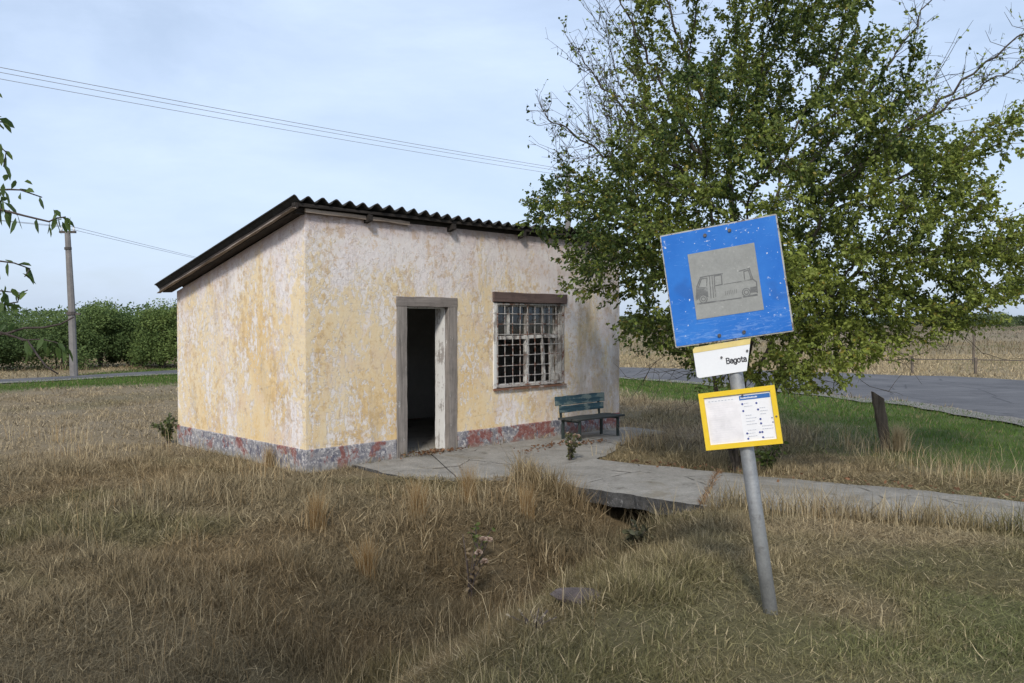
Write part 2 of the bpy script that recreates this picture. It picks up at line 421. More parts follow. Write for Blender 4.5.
def mat_blue():
    m, nt, n, l, b = new_mat('chipped_blue_enamel'); h = NT(nt)
    v = h.coord('Object')
    a = h.noise(v, 5, 5, .6); f = h.noise(v, 40, 5, .7)
    col = h.mix(h.ramp(a, .3, .7), (.018, .135, .49), (.035, .185, .57))
    scuff = h.ramp(h.noise(h.coord('Object', (4, 4, 16)), 3.0, 5, .7, .3), .60, .68)
    col = h.mix(h.math('MULTIPLY', scuff, .28), col, (.20, .40, .75))
    dk = h.ramp(h.noise(v, 3.4, 3, .5), .60, .64)
    col = h.mix(h.math('MULTIPLY', dk, .35), col, (.03, .09, .30))
    chip = h.math('MULTIPLY', h.ramp(h.math('ADD', f, h.math('MULTIPLY', h.noise(v, 3, 3, .6), .12)), .695, .715), h.ramp(h.noise(v, 9, 4, .7), .50, .54))
    col = h.mix(chip, col, (.72, .73, .74))
    run = h.ramp(h.noise(h.coord('Object', (30, 30, 1.6)), 1.0, 5, .7), .60, .70)
    col = h.mix(h.math('MULTIPLY', run, .30), col, (.07, .10, .22))
    X_, Y_, Z_ = h.sep(v)
    foot = h.math('MULTIPLY', h.ramp(Z_, 1.62, 1.45), h.ramp(h.noise(h.coord('Object', (3, 3, 14)), 4, 7, .75, .6), .50, .60))
    col = h.mix(h.math('MULTIPLY', foot, .45), col, (.30, .46, .74))
    h.link(col, b.inputs['Base Color']); b.inputs['Roughness'].default_value = .5; b.inputs['Specular IOR Level'].default_value = .22
    return m
M['blue'] = mat_blue()
M['sign_edge'] = mat_mottle('worn_white_rim', (.30, .30, .29), (.50, .50, .47), 18, (.16, .13, .11), 22, (.52, .58), rough=.6)
M['sign_grey'] = mat_mottle('faded_grey_panel', (.235, .24, .23), (.33, .335, .32), 6, (.39, .39, .37), 30, (.62, .70), rough=.7, bump=.1)
M['bus_line'] = mat_mottle('faint_dark_print', (.105, .108, .11), (.18, .184, .18), 20, (.25, .255, .245), 26, (.54, .62), rough=.7, bump=.05)
M['bus_dark'] = mat_mottle('dark_print', (.07, .07, .075), (.14, .14, .14), 30, (.25, .25, .24), 40, (.56, .62), rough=.7, bump=.05)
M['white'] = mat_mottle('white_enamel', (.74, .75, .77), (.80, .81, .82), 5, rough=.4, bump=.02)
M['cream'] = mat_plain('faded_yellow_stripe', (.70, .56, .22), .5)
M['yellow'] = mat_mottle('yellow_paint', (.74, .50, .025), (.80, .56, .045), 8, (.60, .40, .05), 20, (.66, .74), rough=.45, bump=.03)
M['paper'] = mat_mottle('sun_bleached_paper', (.74, .74, .76), (.80, .79, .80), 3, rough=.6, bump=.02)
M['paper_pink'] = mat_plain('faded_pink_print', (.77, .745, .755), .6)
M['ink'] = mat_plain('black_lettering', (.035, .035, .04), .5)
M['ink_grey'] = mat_plain('grey_print', (.50, .52, .58), .6)
M['ink_blue'] = mat_plain('blue_print', (.03, .14, .42), .5)
M['ink_navy'] = mat_plain('navy_print', (.07, .09, .28), .5)
M['metal'] = mat_mottle('bolt_metal', (.05, .05, .06), (.16, .15, .15), 30, rough=.5, metallic=.3)

def mat_concrete():
    m, nt, n, l, b = new_mat('old_pebbly_concrete'); h = NT(nt)
    v = h.coord('Object')
    a = h.noise(v, 2.6, 8, .7, .3); f = h.noise(v, 38, 6, .75); st = h.noise(v, 7, 6, .7)
    col = h.mix(h.ramp(h.math('ADD', h.math('MULTIPLY', a, .55), h.math('MULTIPLY', f, .45)), .36, .64), (.18, .17, .15), (.35, .33, .295))
    peb = h.ramp(h.voro(v, 42), .24, .16); on = h.ramp(h.noise(v, 15, 3, .6), .52, .60)
    col = h.mix(h.math('MULTIPLY', h.math('MULTIPLY', peb, on), .8), col, (.54, .50, .44))
    col = h.mix(h.math('MULTIPLY', h.ramp(st, .57, .68), .6), col, (.095, .085, .065))
    col = h.mix(h.math('MULTIPLY', h.ramp(h.noise(v, 1.7, 5, .6, .5), .56, .68), .5), col, (.17, .14, .09))
    cr = h.math('MULTIPLY', h.ramp(h.voro(h.coord('Object', (1, .7, 1)), .55, 'DISTANCE_TO_EDGE'), .006, .001), h.ramp(a, .50, .56))
    col = h.mix(h.math('MULTIPLY', cr, .8), col, (.05, .042, .035))
    h.link(col, b.inputs['Base Color']); b.inputs['Roughness'].default_value = .95; b.inputs['Specular IOR Level'].default_value = .15
    h.bump(h.math('ADD', h.math('ADD', f, h.math('MULTIPLY', peb, .4)), h.math('MULTIPLY', cr, -1.5)), .9, .012, b)
    return m
M['concrete'] = mat_concrete()
# ground
def mat_ground():
    m, nt, n, l, b = new_mat('dry_soil'); h = NT(nt)
    v = h.coord('Object')
    at = n.new('ShaderNodeAttribute'); at.attribute_name = 'tone'
    a = h.noise(v, 1.3, 8, .7); f = h.noise(v, 30, 8, .75); st = h.noise(h.coord('Object', (3, 22, 3), rot=(0, 0, .6)), 3, 6, .7, .8)
    k = h.math('ADD', h.math('MULTIPLY', f, .55), h.math('MULTIPLY', st, .45))
    dark = h.mix(.5, at.outputs['Color'], (.035, .028, .02))
    col = h.mix(h.ramp(k, .36, .62), dark, at.outputs['Color'])
    col = h.mix(h.math('MULTIPLY', h.ramp(a, .45, .75), .35), col, (.25, .195, .12))
    h.link(col, b.inputs['Base Color']); b.inputs['Roughness'].default_value = .97; b.inputs['Specular IOR Level'].default_value = .1
    h.bump(k, .8, .03, b)
    return m
M['ground'] = mat_ground()
def mat_road():
    m, nt, n, l, b = new_mat('worn_asphalt'); h = NT(nt)
    v = h.coord('Object')
    a = h.noise(v, .5, 6, .65, .4); f = h.noise(v, 34, 5, .7); s = h.noise(h.coord('Object', (.5, 3.2, 1), rot=(0, 0, .75)), 1.1, 5, .6, .4)
    col = h.mix(h.ramp(h.math('ADD', h.math('MULTIPLY', a, .6), h.math('MULTIPLY', s, .4)), .38, .62), (.075, .074, .078), (.135, .133, .136))
    col = h.mix(h.ramp(f, .55, .75), col, (.20, .20, .20))
    cr = h.ramp(h.voro(v, .55, 'DISTANCE_TO_EDGE'), .018, .006)
    col = h.mix(h.math('MULTIPLY', cr, .6), col, (.04, .04, .045))
    h.link(col, b.inputs['Base Color']); b.inputs['Roughness'].default_value = .9; b.inputs['Specular IOR Level'].default_value = .2
    h.bump(f, .4, .01, b)
    return m
M['road'] = mat_road()

# palette
TAN = np.array([.36, .28, .165]); STRAW = np.array([.58, .47, .29]); RUST = np.array([.25, .175, .09]); GREY = np.array([.325, .26, .155])
GREEN = np.array([.092, .152, .032]); OLIVE = np.array([.16, .15, .065]); BROWN = np.array([.205, .168, .10]); PINK = np.array([.285, .235, .165])

def zone_colour(x, y):
    """mean grass colour of a place"""
    u = ditch_u(x, y)
    n1 = fbm(x, y, .45, 91)[:, None]; n2 = fbm(x, y, 1.4, 92)[:, None]; n3 = fbm(x, y, .22, 93)[:, None]
    far = sstep(8.5, 13, y)[:, None]
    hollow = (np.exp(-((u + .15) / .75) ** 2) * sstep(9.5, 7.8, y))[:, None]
    bank = BROWN * (1 - n2) * 1.05 + TAN * n2 * .88
    bank = bank + (RUST - bank) * sstep(.50, .68, n1) * .6
    bank = bank + (OLIVE - bank) * sstep(.48, .68, fbm(x, y, .7, 97)[:, None]) * .55
    field = PINK * n2 * 1.25 + TAN * (1 - n2) * .95
    field = field + (OLIVE - field) * sstep(.52, .7, n1) * .35
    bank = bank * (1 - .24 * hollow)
    c = bank * (1 - far) + field * far
    right = sstep(.5, 1.6, u)[:, None] * sstep(8, 6.5, y)[:, None]
    rc = GREY * .95 * (1 - n2) + TAN * .95 * n2
    rc = rc + (OLIVE - rc) * sstep(.40, .66, n1) * .75
    c = c * (1 - right) + rc * right
    beyond = (sstep(.2, 1.2, u) * sstep(7.5, 9, y))[:, None]
    bc = BROWN * 1.15 * (1 - n2) + TAN * 1.05 * n2
    c = c * (1 - beyond) + bc * beyond
    lw = lawn_mask(x, y)[:, None]
    g = GREEN * (.75 + .5 * n2)
    c = c * (1 - lw) + g * lw
    # the fields beyond the road
    out = (inside(x, y, np.vstack([RF, [(60, -8), (400, 300), (-400, 300), (-60, 12)]])))[:, None]
    oc = STRAW * .85 * n2 + TAN * (1 - n2) * .95
    oc = oc + (np.array([.35, .285, .19]) - oc) * sstep(50, 130, y)[:, None]
    c = np.where(out, oc, c)
    return c

# ================================================================== GROUND, ROAD, PATH
def axis(lo_c, hi_c, step, lo, hi, grow):
    a = list(np.arange(lo_c, hi_c, step)); s = step; v = a[-1]
    while v < hi: s *= grow; v += s; a.append(v)
    s = step; v = a[0]
    while v > lo: s *= grow; v -= s; a.insert(0, v)
    return np.array(a)
gx = axis(-8, 8, .12, -2500, 2500, 1.13); gy = axis(1.5, 15, .12, -300, 4000, 1.13)
GX, GY = np.meshgrid(gx, gy)
GZ = ground_z(GX.ravel(), GY.ravel())
pin = inside(GX.ravel(), GY.ravel(), PATH_POLY)
V = np.stack([GX.ravel(), GY.ravel(), GZ], 1)
nx, ny = len(gx), len(gy)
i, j = np.meshgrid(np.arange(nx - 1), np.arange(ny - 1))
q = (j * nx + i).ravel(); quads = np.stack([q, q + 1, q + nx + 1, q + nx], 1)
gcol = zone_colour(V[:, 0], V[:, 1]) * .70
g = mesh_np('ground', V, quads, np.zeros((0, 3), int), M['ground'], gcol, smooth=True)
tag(g, 'uneven dry ground with a shallow ditch running beneath the concrete path', 'ground', kind='structure')

def strip(name, A, B, zoff, mat, nw=6, zfix=None):
    n = len(A); vs = []; 
    for k in range(n):
        for w in range(nw + 1):
            p = A[k] * (1 - w / nw) + B[k] * w / nw
            z = zfix if zfix is not None else float(ground_z(p[0], p[1])) + zoff
            vs.append((p[0], p[1], z))
    fs = [(k * (nw + 1) + w, k * (nw + 1) + w + 1, (k + 1) * (nw + 1) + w + 1, (k + 1) * (nw + 1) + w) for k in range(n - 1) for w in range(nw)]
    return mesh_np(name, np.array(vs), np.array(fs), np.zeros((0, 3), int), mat, smooth=True)
road_n = smooth_line([a for a, b in ROAD], 16); road_f = smooth_line([b for a, b in ROAD], 16)
jn = (fbm(road_n[:, 0], road_n[:, 1], 1.1, 7) - .5)[:, None] * .35
rd = strip('road', road_n + jn, road_f, .026, M['road'], 12)
tag(rd, 'worn grey asphalt road curving round behind the small building', 'road', kind='structure')

sh_d = np.gradient(road_n, axis=0); sh_d /= np.linalg.norm(sh_d, axis=1, keepdims=True); sh_n = np.stack([sh_d[:, 1], -sh_d[:, 0]], 1)
sh_w = (.22 + .45 * fbm(road_n[:, 0], road_n[:, 1], .8, 19))[:, None]
sh = strip('road_shoulder', road_n + jn - sh_n * .18, road_n + jn + sh_n * sh_w, .034, mat_mottle('pale_gravel', (.22, .205, .18), (.36, .34, .30), 14, (.12, .11, .09), 30, (.5, .6), bump=1, bdist=.03, rough=.95), 3)
tag(sh, 'narrow pale gravel edge along the near side of the asphalt road', 'road edge', kind='structure')
def slab(name, near, far, ztop, thick, gap_at=(), label='', cat='path'):
    """concrete path of separate bays with broken edges"""
    mb = MB()
    n = len(near)
    near = smooth_line(near, 26); far = smooth_line(far, 26)
    cuts = [0] + [int(c * (len(near) - 1)) for c in gap_at] + [len(near) - 1]
    for a, b in zip(cuts[:-1], cuts[1:]):
        dz = random.uniform(-.012, .012)
        A = near[a:b + 1].copy(); B = far[a:b + 1].copy()
        # joint: draw the bay ends in a little
        A[0] += (A[1] - A[0]) * .10; B[0] += (B[1] - B[0]) * .10
        A[-1] += (A[-2] - A[-1]) * .10; B[-1] += (B[-2] - B[-1]) * .10
        m_ = len(A); nw = 7; vs = []; fs = []
        for k in range(m_):
            e = (fbm(A[k][0] * 1, A[k][1], 2.2, 12) - .5) * .16 + (fbm(A[k][0], A[k][1], 9.0, 14) - .5) * .09
            e2 = (fbm(B[k][0] * 1, B[k][1], 2.2, 15) - .5) * .16
            dirn = (A[k] - B[k]); dirn /= np.linalg.norm(dirn)
            P = A[k] + dirn * e; Q = B[k] - dirn * (e2 if name == 'path' else 0)
            for w in range(nw + 1):
                p = P * (1 - w / nw) + Q * w / nw
                vs.append((p[0], p[1], ztop + dz + (fbm(p[0], p[1], 1.3, 31) - .5) * .03 - (.012 if w in (0, nw) else 0)))
            vs.append((P[0] - dirn[0] * .05 * vnoise(P[0] * 9, P[1] * 9, 3), P[1] - dirn[1] * .05 * vnoise(P[0] * 9, P[1] * 9, 3), ztop - thick + .05 * vnoise(P[0] * 7, P[1] * 7, 5))); vs.append((Q[0], Q[1], ztop - thick))
        st = nw + 3
        for k in range(m_ - 1):
            o = k * st; o2 = o + st
            for w in range(nw): fs.append((o + w, o + w + 1, o2 + w + 1, o2 + w))
            fs.append((o, o2, o2 + nw + 1, o + nw + 1)); fs.append((o + nw, o + nw + 2, o2 + nw + 2, o2 + nw)); fs.append((o + nw + 1, o2 + nw + 1, o2 + nw + 2, o + nw + 2))
        nf = len(fs)
        for o in (0, (m_ - 1) * st): fs.append(tuple(list(range(o, o + nw + 1)) + [o + nw + 2, o + nw + 1]))
        mis = [0 if (k % (nw + 3)) < nw else 1 for k in range((m_ - 1) * (nw + 3))] + [1, 1]
        b0 = len(mb.v); mb.v += [tuple(map(float, v)) for v in vs]; mb.f += [tuple(x + b0 for x in f) for f in fs]; mb.fm += mis
    o = mb.build(name, [M['concrete'], M['concrete_edge']])
    tag(o, label, cat, kind='structure')
    return o
slab('path', PATH_NEAR, PATH_FAR, .065, .19, (.335, .74), 'cracked grey concrete footpath bridging the ditch towards the road')
slab('pavement', APRON_NEAR, APRON_FAR, .035, .12, (.30, .58), 'uneven concrete apron along the front wall under the bench', 'pavement')

# ================================================================== BUILDING
rotB = Matrix(((RX[0], LX[0], 0), (RX[1], LX[1], 0), (0, 0, 1)))
B = empty('waiting_room', (CX, CY, 0), rotB)
tag(B, 'small abandoned waiting room with peeling yellow walls and a corrugated roof', 'building')
SL = .2376; H0 = 3.02; T = .25; ZP = .262
def wall_top(y): return H0 - SL * y
def zroof(y): return 3.17 - .2336 * (y + .12)

def grid_wall(name, rects, yth, mat):
    """front wall from rectangles (x0,x1,z0,z1) sharing a thickness: boxes butt end to end"""
    mb = MB()
    for x0, x1, z0, z1 in rects: mb.box((x0, yth[0], z0), (x1, yth[1], z1))
    return mb.build(name, mat, B)
DX0, DX1, DZ = 1.325, 2.33, 2.07
WX0, WX1, WZ0, WZ1 = 3.03, 4.555, .80, 2.165
# front wall as one mesh with two openings, welded
def front_wall():
    xs = [0, DX0, DX1, WX0, WX1, WID]; zs = [ZP, WZ0, DZ, WZ1, H0]
    bm = bmesh.new()
    def solid(i, k):
        xm = (xs[i] + xs[i + 1]) / 2; zm = (zs[k] + zs[k + 1]) / 2
        if DX0 < xm < DX1 and zm < DZ: return False
        if WX0 < xm < WX1 and WZ0 < zm < WZ1: return False
        return True
    cache = {}
    def vert(x, y, z):
        key = (round(x, 4), round(y, 4), round(z, 4))
        if key not in cache: cache[key] = bm.verts.new((x, y, z))
        return cache[key]
    nx_, nz_ = len(xs) - 1, len(zs) - 1
    def top(z, y): return z if z < H0 else wall_top(y)
    for i in range(nx_):
        for k in range(nz_):
            if not solid(i, k): continue
            x0, x1, z0, z1 = xs[i], xs[i + 1], zs[k], zs[k + 1]
            for y in (0, T): bm.faces.new([vert(x0, y, top(z0, y)), vert(x1, y, top(z0, y)), vert(x1, y, top(z1, y)), vert(x0, y, top(z1, y))])
            for di, dk, a, b_ in ((-1, 0, (x0, z0), (x0, z1)), (1, 0, (x1, z0), (x1, z1)), (0, -1, (x0, z0), (x1, z0)), (0, 1, (x0, z1), (x1, z1))):
                ii, kk = i + di, k + dk
                if 0 <= ii < nx_ and 0 <= kk < nz_ and solid(ii, kk): continue
                bm.faces.new([vert(a[0], 0, top(a[1], 0)), vert(b_[0], 0, top(b_[1], 0)), vert(b_[0], T, top(b_[1], T)), vert(a[0], T, top(a[1], T))])
    bmesh.ops.recalc_face_normals(bm, faces=bm.faces)
    me = bpy.data.meshes.new('wall'); bm.to_mesh(me); bm.free(); me.materials.append(M['plaster'])
    o = bpy.data.objects.new('wall', me); COL.objects.link(o); o.parent = B
    return o
front_wall()
def side_wall(x0, x1):
    mb = MB(); y0, y1 = T + .001, DEP
    mb.add([(x0, y0, ZP), (x1, y0, ZP), (x1, y1, ZP), (x0, y1, ZP), (x0, y0, wall_top(y0)), (x1, y0, wall_top(y0)), (x1, y1, wall_top(y1)), (x0, y1, wall_top(y1))],
           [(0, 3, 2, 1), (4, 5, 6, 7), (0, 1, 5, 4), (1, 2, 6, 5), (2, 3, 7, 6), (3, 0, 4, 7)])
    return mb.build('wall', M['plaster'], B)
side_wall(0, T); side_wall(WID - T, WID)
mb = MB(); mb.box((T + .001, DEP - T, ZP), (WID - T - .001, DEP, wall_top(DEP))); mb.build('wall', M['plaster'], B)
# inner lining, dim grey
mb = MB()
mb.box((T + .003, DEP - T - .02, .05), (WID - T - .003, DEP - T - .002, 2.2))
mb.box((T + .003, T + .02, .05), (T + .02, DEP - T - .03, 2.2)); mb.box((WID - T - .02, T + .02, .05), (WID - T - .003, DEP - T - .03, 2.2))
mb.build('inner_lining', M['inner'], B)
mb = MB(); mb.box((T, T, -.05), (WID - T, DEP - T - .03, .03)); mb.box((DX0 + .1, .02, -.05), (DX1 - .1, T - .002, .035)); mb.build('floor', M['floor'], B)
# plinth, a touch proud of the plaster, in pieces beside the door
mb = MB(); pz = -.25
mb.box((-.014, -.014, pz), (DX0 - .012, T - .02, ZP)); mb.box((DX1 + .012, -.014, pz), (WID + .014, T - .02, ZP))
mb.box((-.014, T - .02, pz), (T - .02, DEP + .014, ZP)); mb.box((WID - T + .02, T - .02, pz), (WID + .014, DEP + .014, ZP)); mb.box((T - .02, DEP - T + .02, pz), (WID - T + .02, DEP + .014, ZP))
mb.build('plinth', M['plinth'], B, bevel=.012)
# door frame
D = empty('door_frame'); D.parent = B
JW = .165
mb = MB(); mb.plank((DX0 + JW / 2 - .01, .10, -.05), (DX0 + JW / 2 - .01, .10, DZ - .115), JW, .235, (1, 0, 0), 14, .004); mb.build('jamb', M['jamb'], D, bevel=.006)
mb = MB(); mb.plank((DX1 - JW / 2 + .01, .10, -.03), (DX1 - JW / 2 + .01, .10, DZ - .115), JW - .012, .235, (1, 0, 0), 14, .004); mb.build('jamb', M['jamb'], D, bevel=.006)
mb = MB(); mb.plank((DX0 - .015, .10, DZ - .05), (DX1 + .012, .10, DZ - .05), .128, .238, (0, 0, 1), 8, .004); mb.build('head', M['jamb_x'], D, bevel=.006)
mb = MB(); mb.plank((DX1 - JW + .005, .15, .0), (DX1 - JW + .007, .15, DZ - .13), .012, .19, (1, 0, 0), 16, .003); mb.build('reveal_board', M['jamb_white'], D)
mb = MB(); mb.plank((DX0 + JW - .03, .15, DZ - .126), (DX1 - JW + .03, .15, DZ - .126), .016, .15, (0, 0, 1), 5, .002); mb.build('stop_bead', M['jamb_white'], D)
mb = MB(); mb.plank((DX0 + JW - .01, .10, .0), (DX1 - JW + .01, .10, -.005), .05, .20, (0, 0, 1), 8, .004); mb.build('threshold', M['jamb_x'], D)
# window
Wn = empty('window'); Wn.parent = B
mb = MB(); mb.plank((WX0 - .02, -.008, 2.112), (WX1 + .022, -.008, 2.106), .142, .06, (0, 0, 1), 8, .005); mb.build('lintel_board', M['lintel'], Wn, bevel=.006)
mb = MB(); zt = 2.034; zb = WZ0 + .012
mb.box((WX0 + .004, .05, zb), (WX0 + .07, .12, zt)); mb.box((WX1 - .07, .05, zb), (WX1 - .004, .14, zt)); mb.box((WX0 + .071, .05, zt - .055), (WX1 - .071, .14, zt)); mb.box((WX0 + .071, .05, zb), (WX1 - .071, .14, zb + .05))
mb.build('frame', M['casement'], Wn, bevel=.005)
xm = WX0 + .765; ztr = 1.53
mb = MB(); mb.plank((xm, .095, zb + .052), (xm + .004, .095, zt - .057), .07, .06, (1, 0, 0), 12, .004); mb.build('mullion', M['casement'], Wn, bevel=.004)
mb = MB(); mb.plank((WX0 + .072, .095, ztr), (xm - .035, .095, ztr), .05, .06, (0, 0, 1), 6, .004); mb.plank((xm + .037, .095, ztr + .01), (WX1 - .072, .095, ztr + .01), .05, .06, (0, 0, 1), 6, .004); mb.build('transom', M['casement'], Wn, bevel=.004)
mb = MB(); mb.plank((WX0 + .385, .10, ztr + .04), (WX0 + .39, .10, zt - .058), .036, .04, (1, 0, 0), 8, .004); mb.build('glazing_bar', M['casement'], Wn)
mb = MB(); mb.plank((WX0 + 1.125, .10, ztr + .05), (WX0 + 1.12, .10, zt - .058), .036, .04, (1, 0, 0), 8, .004); mb.build('glazing_bar', M['casement'], Wn)
mb = MB(); mb.plank((WX0 + 1.19, .12, zb + .055), (WX0 + 1.11, .10, ztr - .03), .038, .035, (1, 0, 0), 8, .005); mb.build('casement', M['casement'], Wn)
mb = MB(); mb.plank((WX1 - .12, .15, zb + .055), (WX1 - .135, .17, ztr - .03), .075, .04, (1, 0, 0), 8, .005); mb.plank((WX1 - .12, .15, ztr + .05), (WX1 - .13, .16, zt - .06), .075, .04, (1, 0, 0), 8, .005); mb.build('casement', M['casement'], Wn)
for x0, x1, z0, z1 in ((WX0 + .075, WX0 + .355, ztr + .04, zt - .06), (WX0 + .42, xm - .047, ztr + .04, zt - .06), (xm + .05, WX0 + 1.09, ztr + .05, zt - .06), (WX0 + 1.16, WX1 - .175, ztr + .05, zt - .06)):
    mb = MB(); mb.box((x0, .098, z0), (x1, .102, z1)); mb.build('pane', M['pane'], Wn)
mb = MB(); mb.plank((WX0 - .005, -.012, WZ0 - .004), (WX1 + .005, -.012, WZ0 - .004), .026, .05, (0, 0, 1), 10, .002); mb.build('sill', M['rust'], Wn)
# grille, bars on the outside of the reveal
mb = MB()
gx0, gx1, gz0, gz1 = WX0 + .075, WX1 - .045, WZ0 + .03, 2.025
mb.box((gx0 - .016, -.012, gz0), (gx0 + .006, .012, gz1)); mb.box((gx1 - .006, -.012, gz0), (gx1 + .016, .012, gz1)); mb.box((gx0 + .007, -.012, gz1 - .02), (gx1 - .007, .012, gz1)); mb.box((gx0 + .007, -.012, gz0), (gx1 - .007, .012, gz0 + .02))
for k in range(1, 9):
    x = gx0 + (gx1 - gx0) * k / 9
    mb.tube([(x + random.uniform(-.005, .005), 0 + .004 * (i % 2), gz0 + .01 + (gz1 - gz0 - .02) * i / 5) for i in range(6)], .0062, 6)
for k in range(1, 8):
    z = gz0 + (gz1 - gz0) * k / 8
    mb.tube([(gx0 + (gx1 - gx0) * i / 5, -.016, z + random.uniform(-.005, .005)) for i in range(6)], .0058, 6)
mb.build('grille', M['bar'], Wn)
mb = MB(); mb.box((WX0 - .004, -.012, WZ0 + .012), (WX0 + .055, .03, 2.03), .003); mb.build('side_board', M['jamb_white'], Wn, bevel=.004)
# roof sheet
Rf = empty('roof'); Rf.parent = B
PIT = .19; X0, X1, Y0, Y1 = -.22, 6.2, -.14, 3.69
def sheet():
    nper = 12; nxs = int((X1 - X0) / PIT * nper); rows = [(Y0, 0), (1.0, .0), (1.36, .0), (2.4, 0), (Y1, 0)]
    vs = []; fs = []
    for x in np.linspace(X0, X1, nxs + 1):
        ph = (x - X0) / PIT; si = int((x - X0) / 1.14)
        w = .031 * math.cos(2 * math.pi * ph)
        off = .018 * math.sin(si * 2.7 + 1) + .006 * math.sin(x * 23) * math.sin(x * 7.1)
        sag = -.02 * math.sin(math.pi * (x - X0) / (X1 - X0)) + .012 * math.sin(x * 1.7)
        for k, (y, lift) in enumerate(rows):
            yy = y + (off if k in (0, 4) else 0) + random.uniform(-.002, .002)
            z = zroof(yy) + w + sag
            vs.append((x, yy, z)); vs.append((x, yy, z - .013))
    m_ = len(rows)
    for i in range(nxs):
        for k in range(m_ - 1):
            a = (i * m_ + k) * 2; b_ = ((i + 1) * m_ + k) * 2
            fs.append((a, a + 2, b_ + 2, b_)); fs.append((a + 1, b_ + 1, b_ + 3, a + 3))
        a = (i * m_) * 2; b_ = ((i + 1) * m_) * 2; fs.append((a, b_, b_ + 1, a + 1))
        a = (i * m_ + m_ - 1) * 2; b_ = ((i + 1) * m_ + m_ - 1) * 2; fs.append((a, a + 1, b_ + 1, b_))
    for i in (0, nxs):
        for k in range(m_ - 1):
            a = (i * m_ + k) * 2; fs.append((a, a + 1, a + 3, a + 2))
    me = MB(); me.add(vs, fs); return me.build('corrugated_sheet', M['roof'], Rf, smooth=False)
sheet()
mb = MB(); mb.plank((-.19, -.065, zroof(-.07) - .062), (6.1, -.065, zroof(-.07) - .076), .034, .07, (0, 0, 1), 16, .004); mb.build('batten', M['board'], Rf)
mb = MB(); mb.plank((-.12, .04, 3.04), (6.05, .04, 3.03), .075, .07, (0, 0, 1), 12, .003); mb.build('wall_plate', M['board'], Rf)
mb = MB(); mb.plank((-.03, -.05, 3.045), (1.50, -.042, 3.018), .042, .022, (0, 0, 1), 10, .005); mb.build('pale_slat', M['slat'], Rf)
mb = MB(); mb.plank((-.165, -.11, zroof(-.11) - .085), (-.165, 3.62, zroof(3.62) - .085), .05, .03, (0, 0, 1), 14, .004); mb.build('verge_board', M['board_y'], Rf)
mb = MB(); mb.plank((-.19, -.10, zroof(-.10) - .112), (-.185, 3.64, zroof(3.64) - .110), .014, .05, (0, 0, 1), 20, .006); mb.build('verge_slat', M['slat_y'], Rf)
mb = MB(); mb.plank((-.075, -.03, zroof(-.03) - .095), (-.075, 3.6, zroof(3.6) - .095), .04, .14, (0, 0, 1), 10, .003); mb.build('soffit', M['board_y'], Rf)
for x in (.85, 2.2, 3.55, 4.9):
    mb = MB(); mb.plank((x, -.115, zroof(-.1) - .135), (x + .01, .9, zroof(.9) - .135), .07, .06, (0, 0, 1), 4, .004); mb.build('rafter', M['board'], Rf)

# ================================================================== BENCH
bs0, bs1 = 3.95, 5.08
bw = wpt(3.95, -.75)
bench = empty('park_bench', bw, rotB)
tag(bench, 'low weathered blue wooden bench standing against the front wall', 'bench')
L = bs1 - bs0
mb = MB(); mb.plank((.0, .40, .595), (L, .40, .60), .135, .024, (0, .12, 1), 8, .005); mb.build('back_board', M['bench_blue'], bench, bevel=.005)
mb = MB(); mb.plank((.07, .385, .468), (L - .04, .385, .472), .10, .024, (0, .12, 1), 8, .005); mb.build('back_board', M['bench_blue'], bench, bevel=.005)
for y in (.06, .20, .33):
    mb = MB(); mb.plank((.04, y, .338 + random.uniform(-.004, .004)), (L + .02, y, .335), .115, .026, (0, 1, 0), 8, .004); mb.build('seat_slat', M['bench_dark'], bench, bevel=.004)
for x in (.12, L - .12):
    fr = empty('leg_frame'); fr.parent = bench
    mb = MB(); mb.box((x - .022, .02, .0), (x + .022, .05, .322)); mb.build('leg', M['bench_iron'], fr, bevel=.004)
    mb = MB(); mb.box((x - .022, .34, .0), (x + .022, .37, .322)); mb.build('leg', M['bench_iron'], fr, bevel=.004)
    mb = MB(); mb.box((x - .018, .051, .01), (x + .018, .339, .03)); mb.build('foot_rail', M['bench_iron'], fr)
    mb = MB(); mb.box((x - .018, .051, .295), (x + .018, .339, .32)); mb.build('seat_rail', M['bench_iron'], fr)
    mb = MB(); mb.plank((x, .395, .32), (x, .425, .65), .035, .02, (1, 0, 0), 3, .001); mb.build('back_support', M['bench_iron'], fr)

# ================================================================== BUS STOP SIGN
def rot3(a, b, c):
    return Matrix.Rotation(a, 3, 'Z') @ Matrix.Rotation(b, 3, 'X') @ Matrix.Rotation(c, 3, 'Y')
RS = rot3(-.385, -.02, -.15)
PC = Vector((1.133, 4.555, 1.964))
ox, oz, oy = -.020, 1.75, .055
sb = PC + RS @ Vector((ox, oy, -oz))
S = empty('bus_stop_sign', sb, RS)
tag(S, 'leaning blue bus stop sign with name plate and timetable on a grey pole', 'sign')
mb = MB(); mb.tube([(0, 0, -.35), (0, 0, .6), (0, 0, 1.2), (0, 0, 2.03)], .0375, 24); mb.build('pole', M['pole'], S, smooth=True)
PX, PY, PZ = -ox, -oy, oz         # plate centre in sign coordinates
def plate(w, h, th, cx, cz, y, r=0.0, seg=5):
    pts = []
    if r:
        for (sx, sz, a0) in ((1, 1, 0), (-1, 1, 90), (-1, -1, 180), (1, -1, 270)):
            for k in range(seg + 1):
                a = R(a0 + 90 * k / seg); pts.append((cx + sx * (w / 2 - r) + r * math.cos(a), cz + sz * (h / 2 - r) + r * math.sin(a)))
    else:
        pts = [(cx - w / 2, cz - h / 2), (cx + w / 2, cz - h / 2), (cx + w / 2, cz + h / 2), (cx - w / 2, cz + h / 2)]
    return prism(pts, y, th)
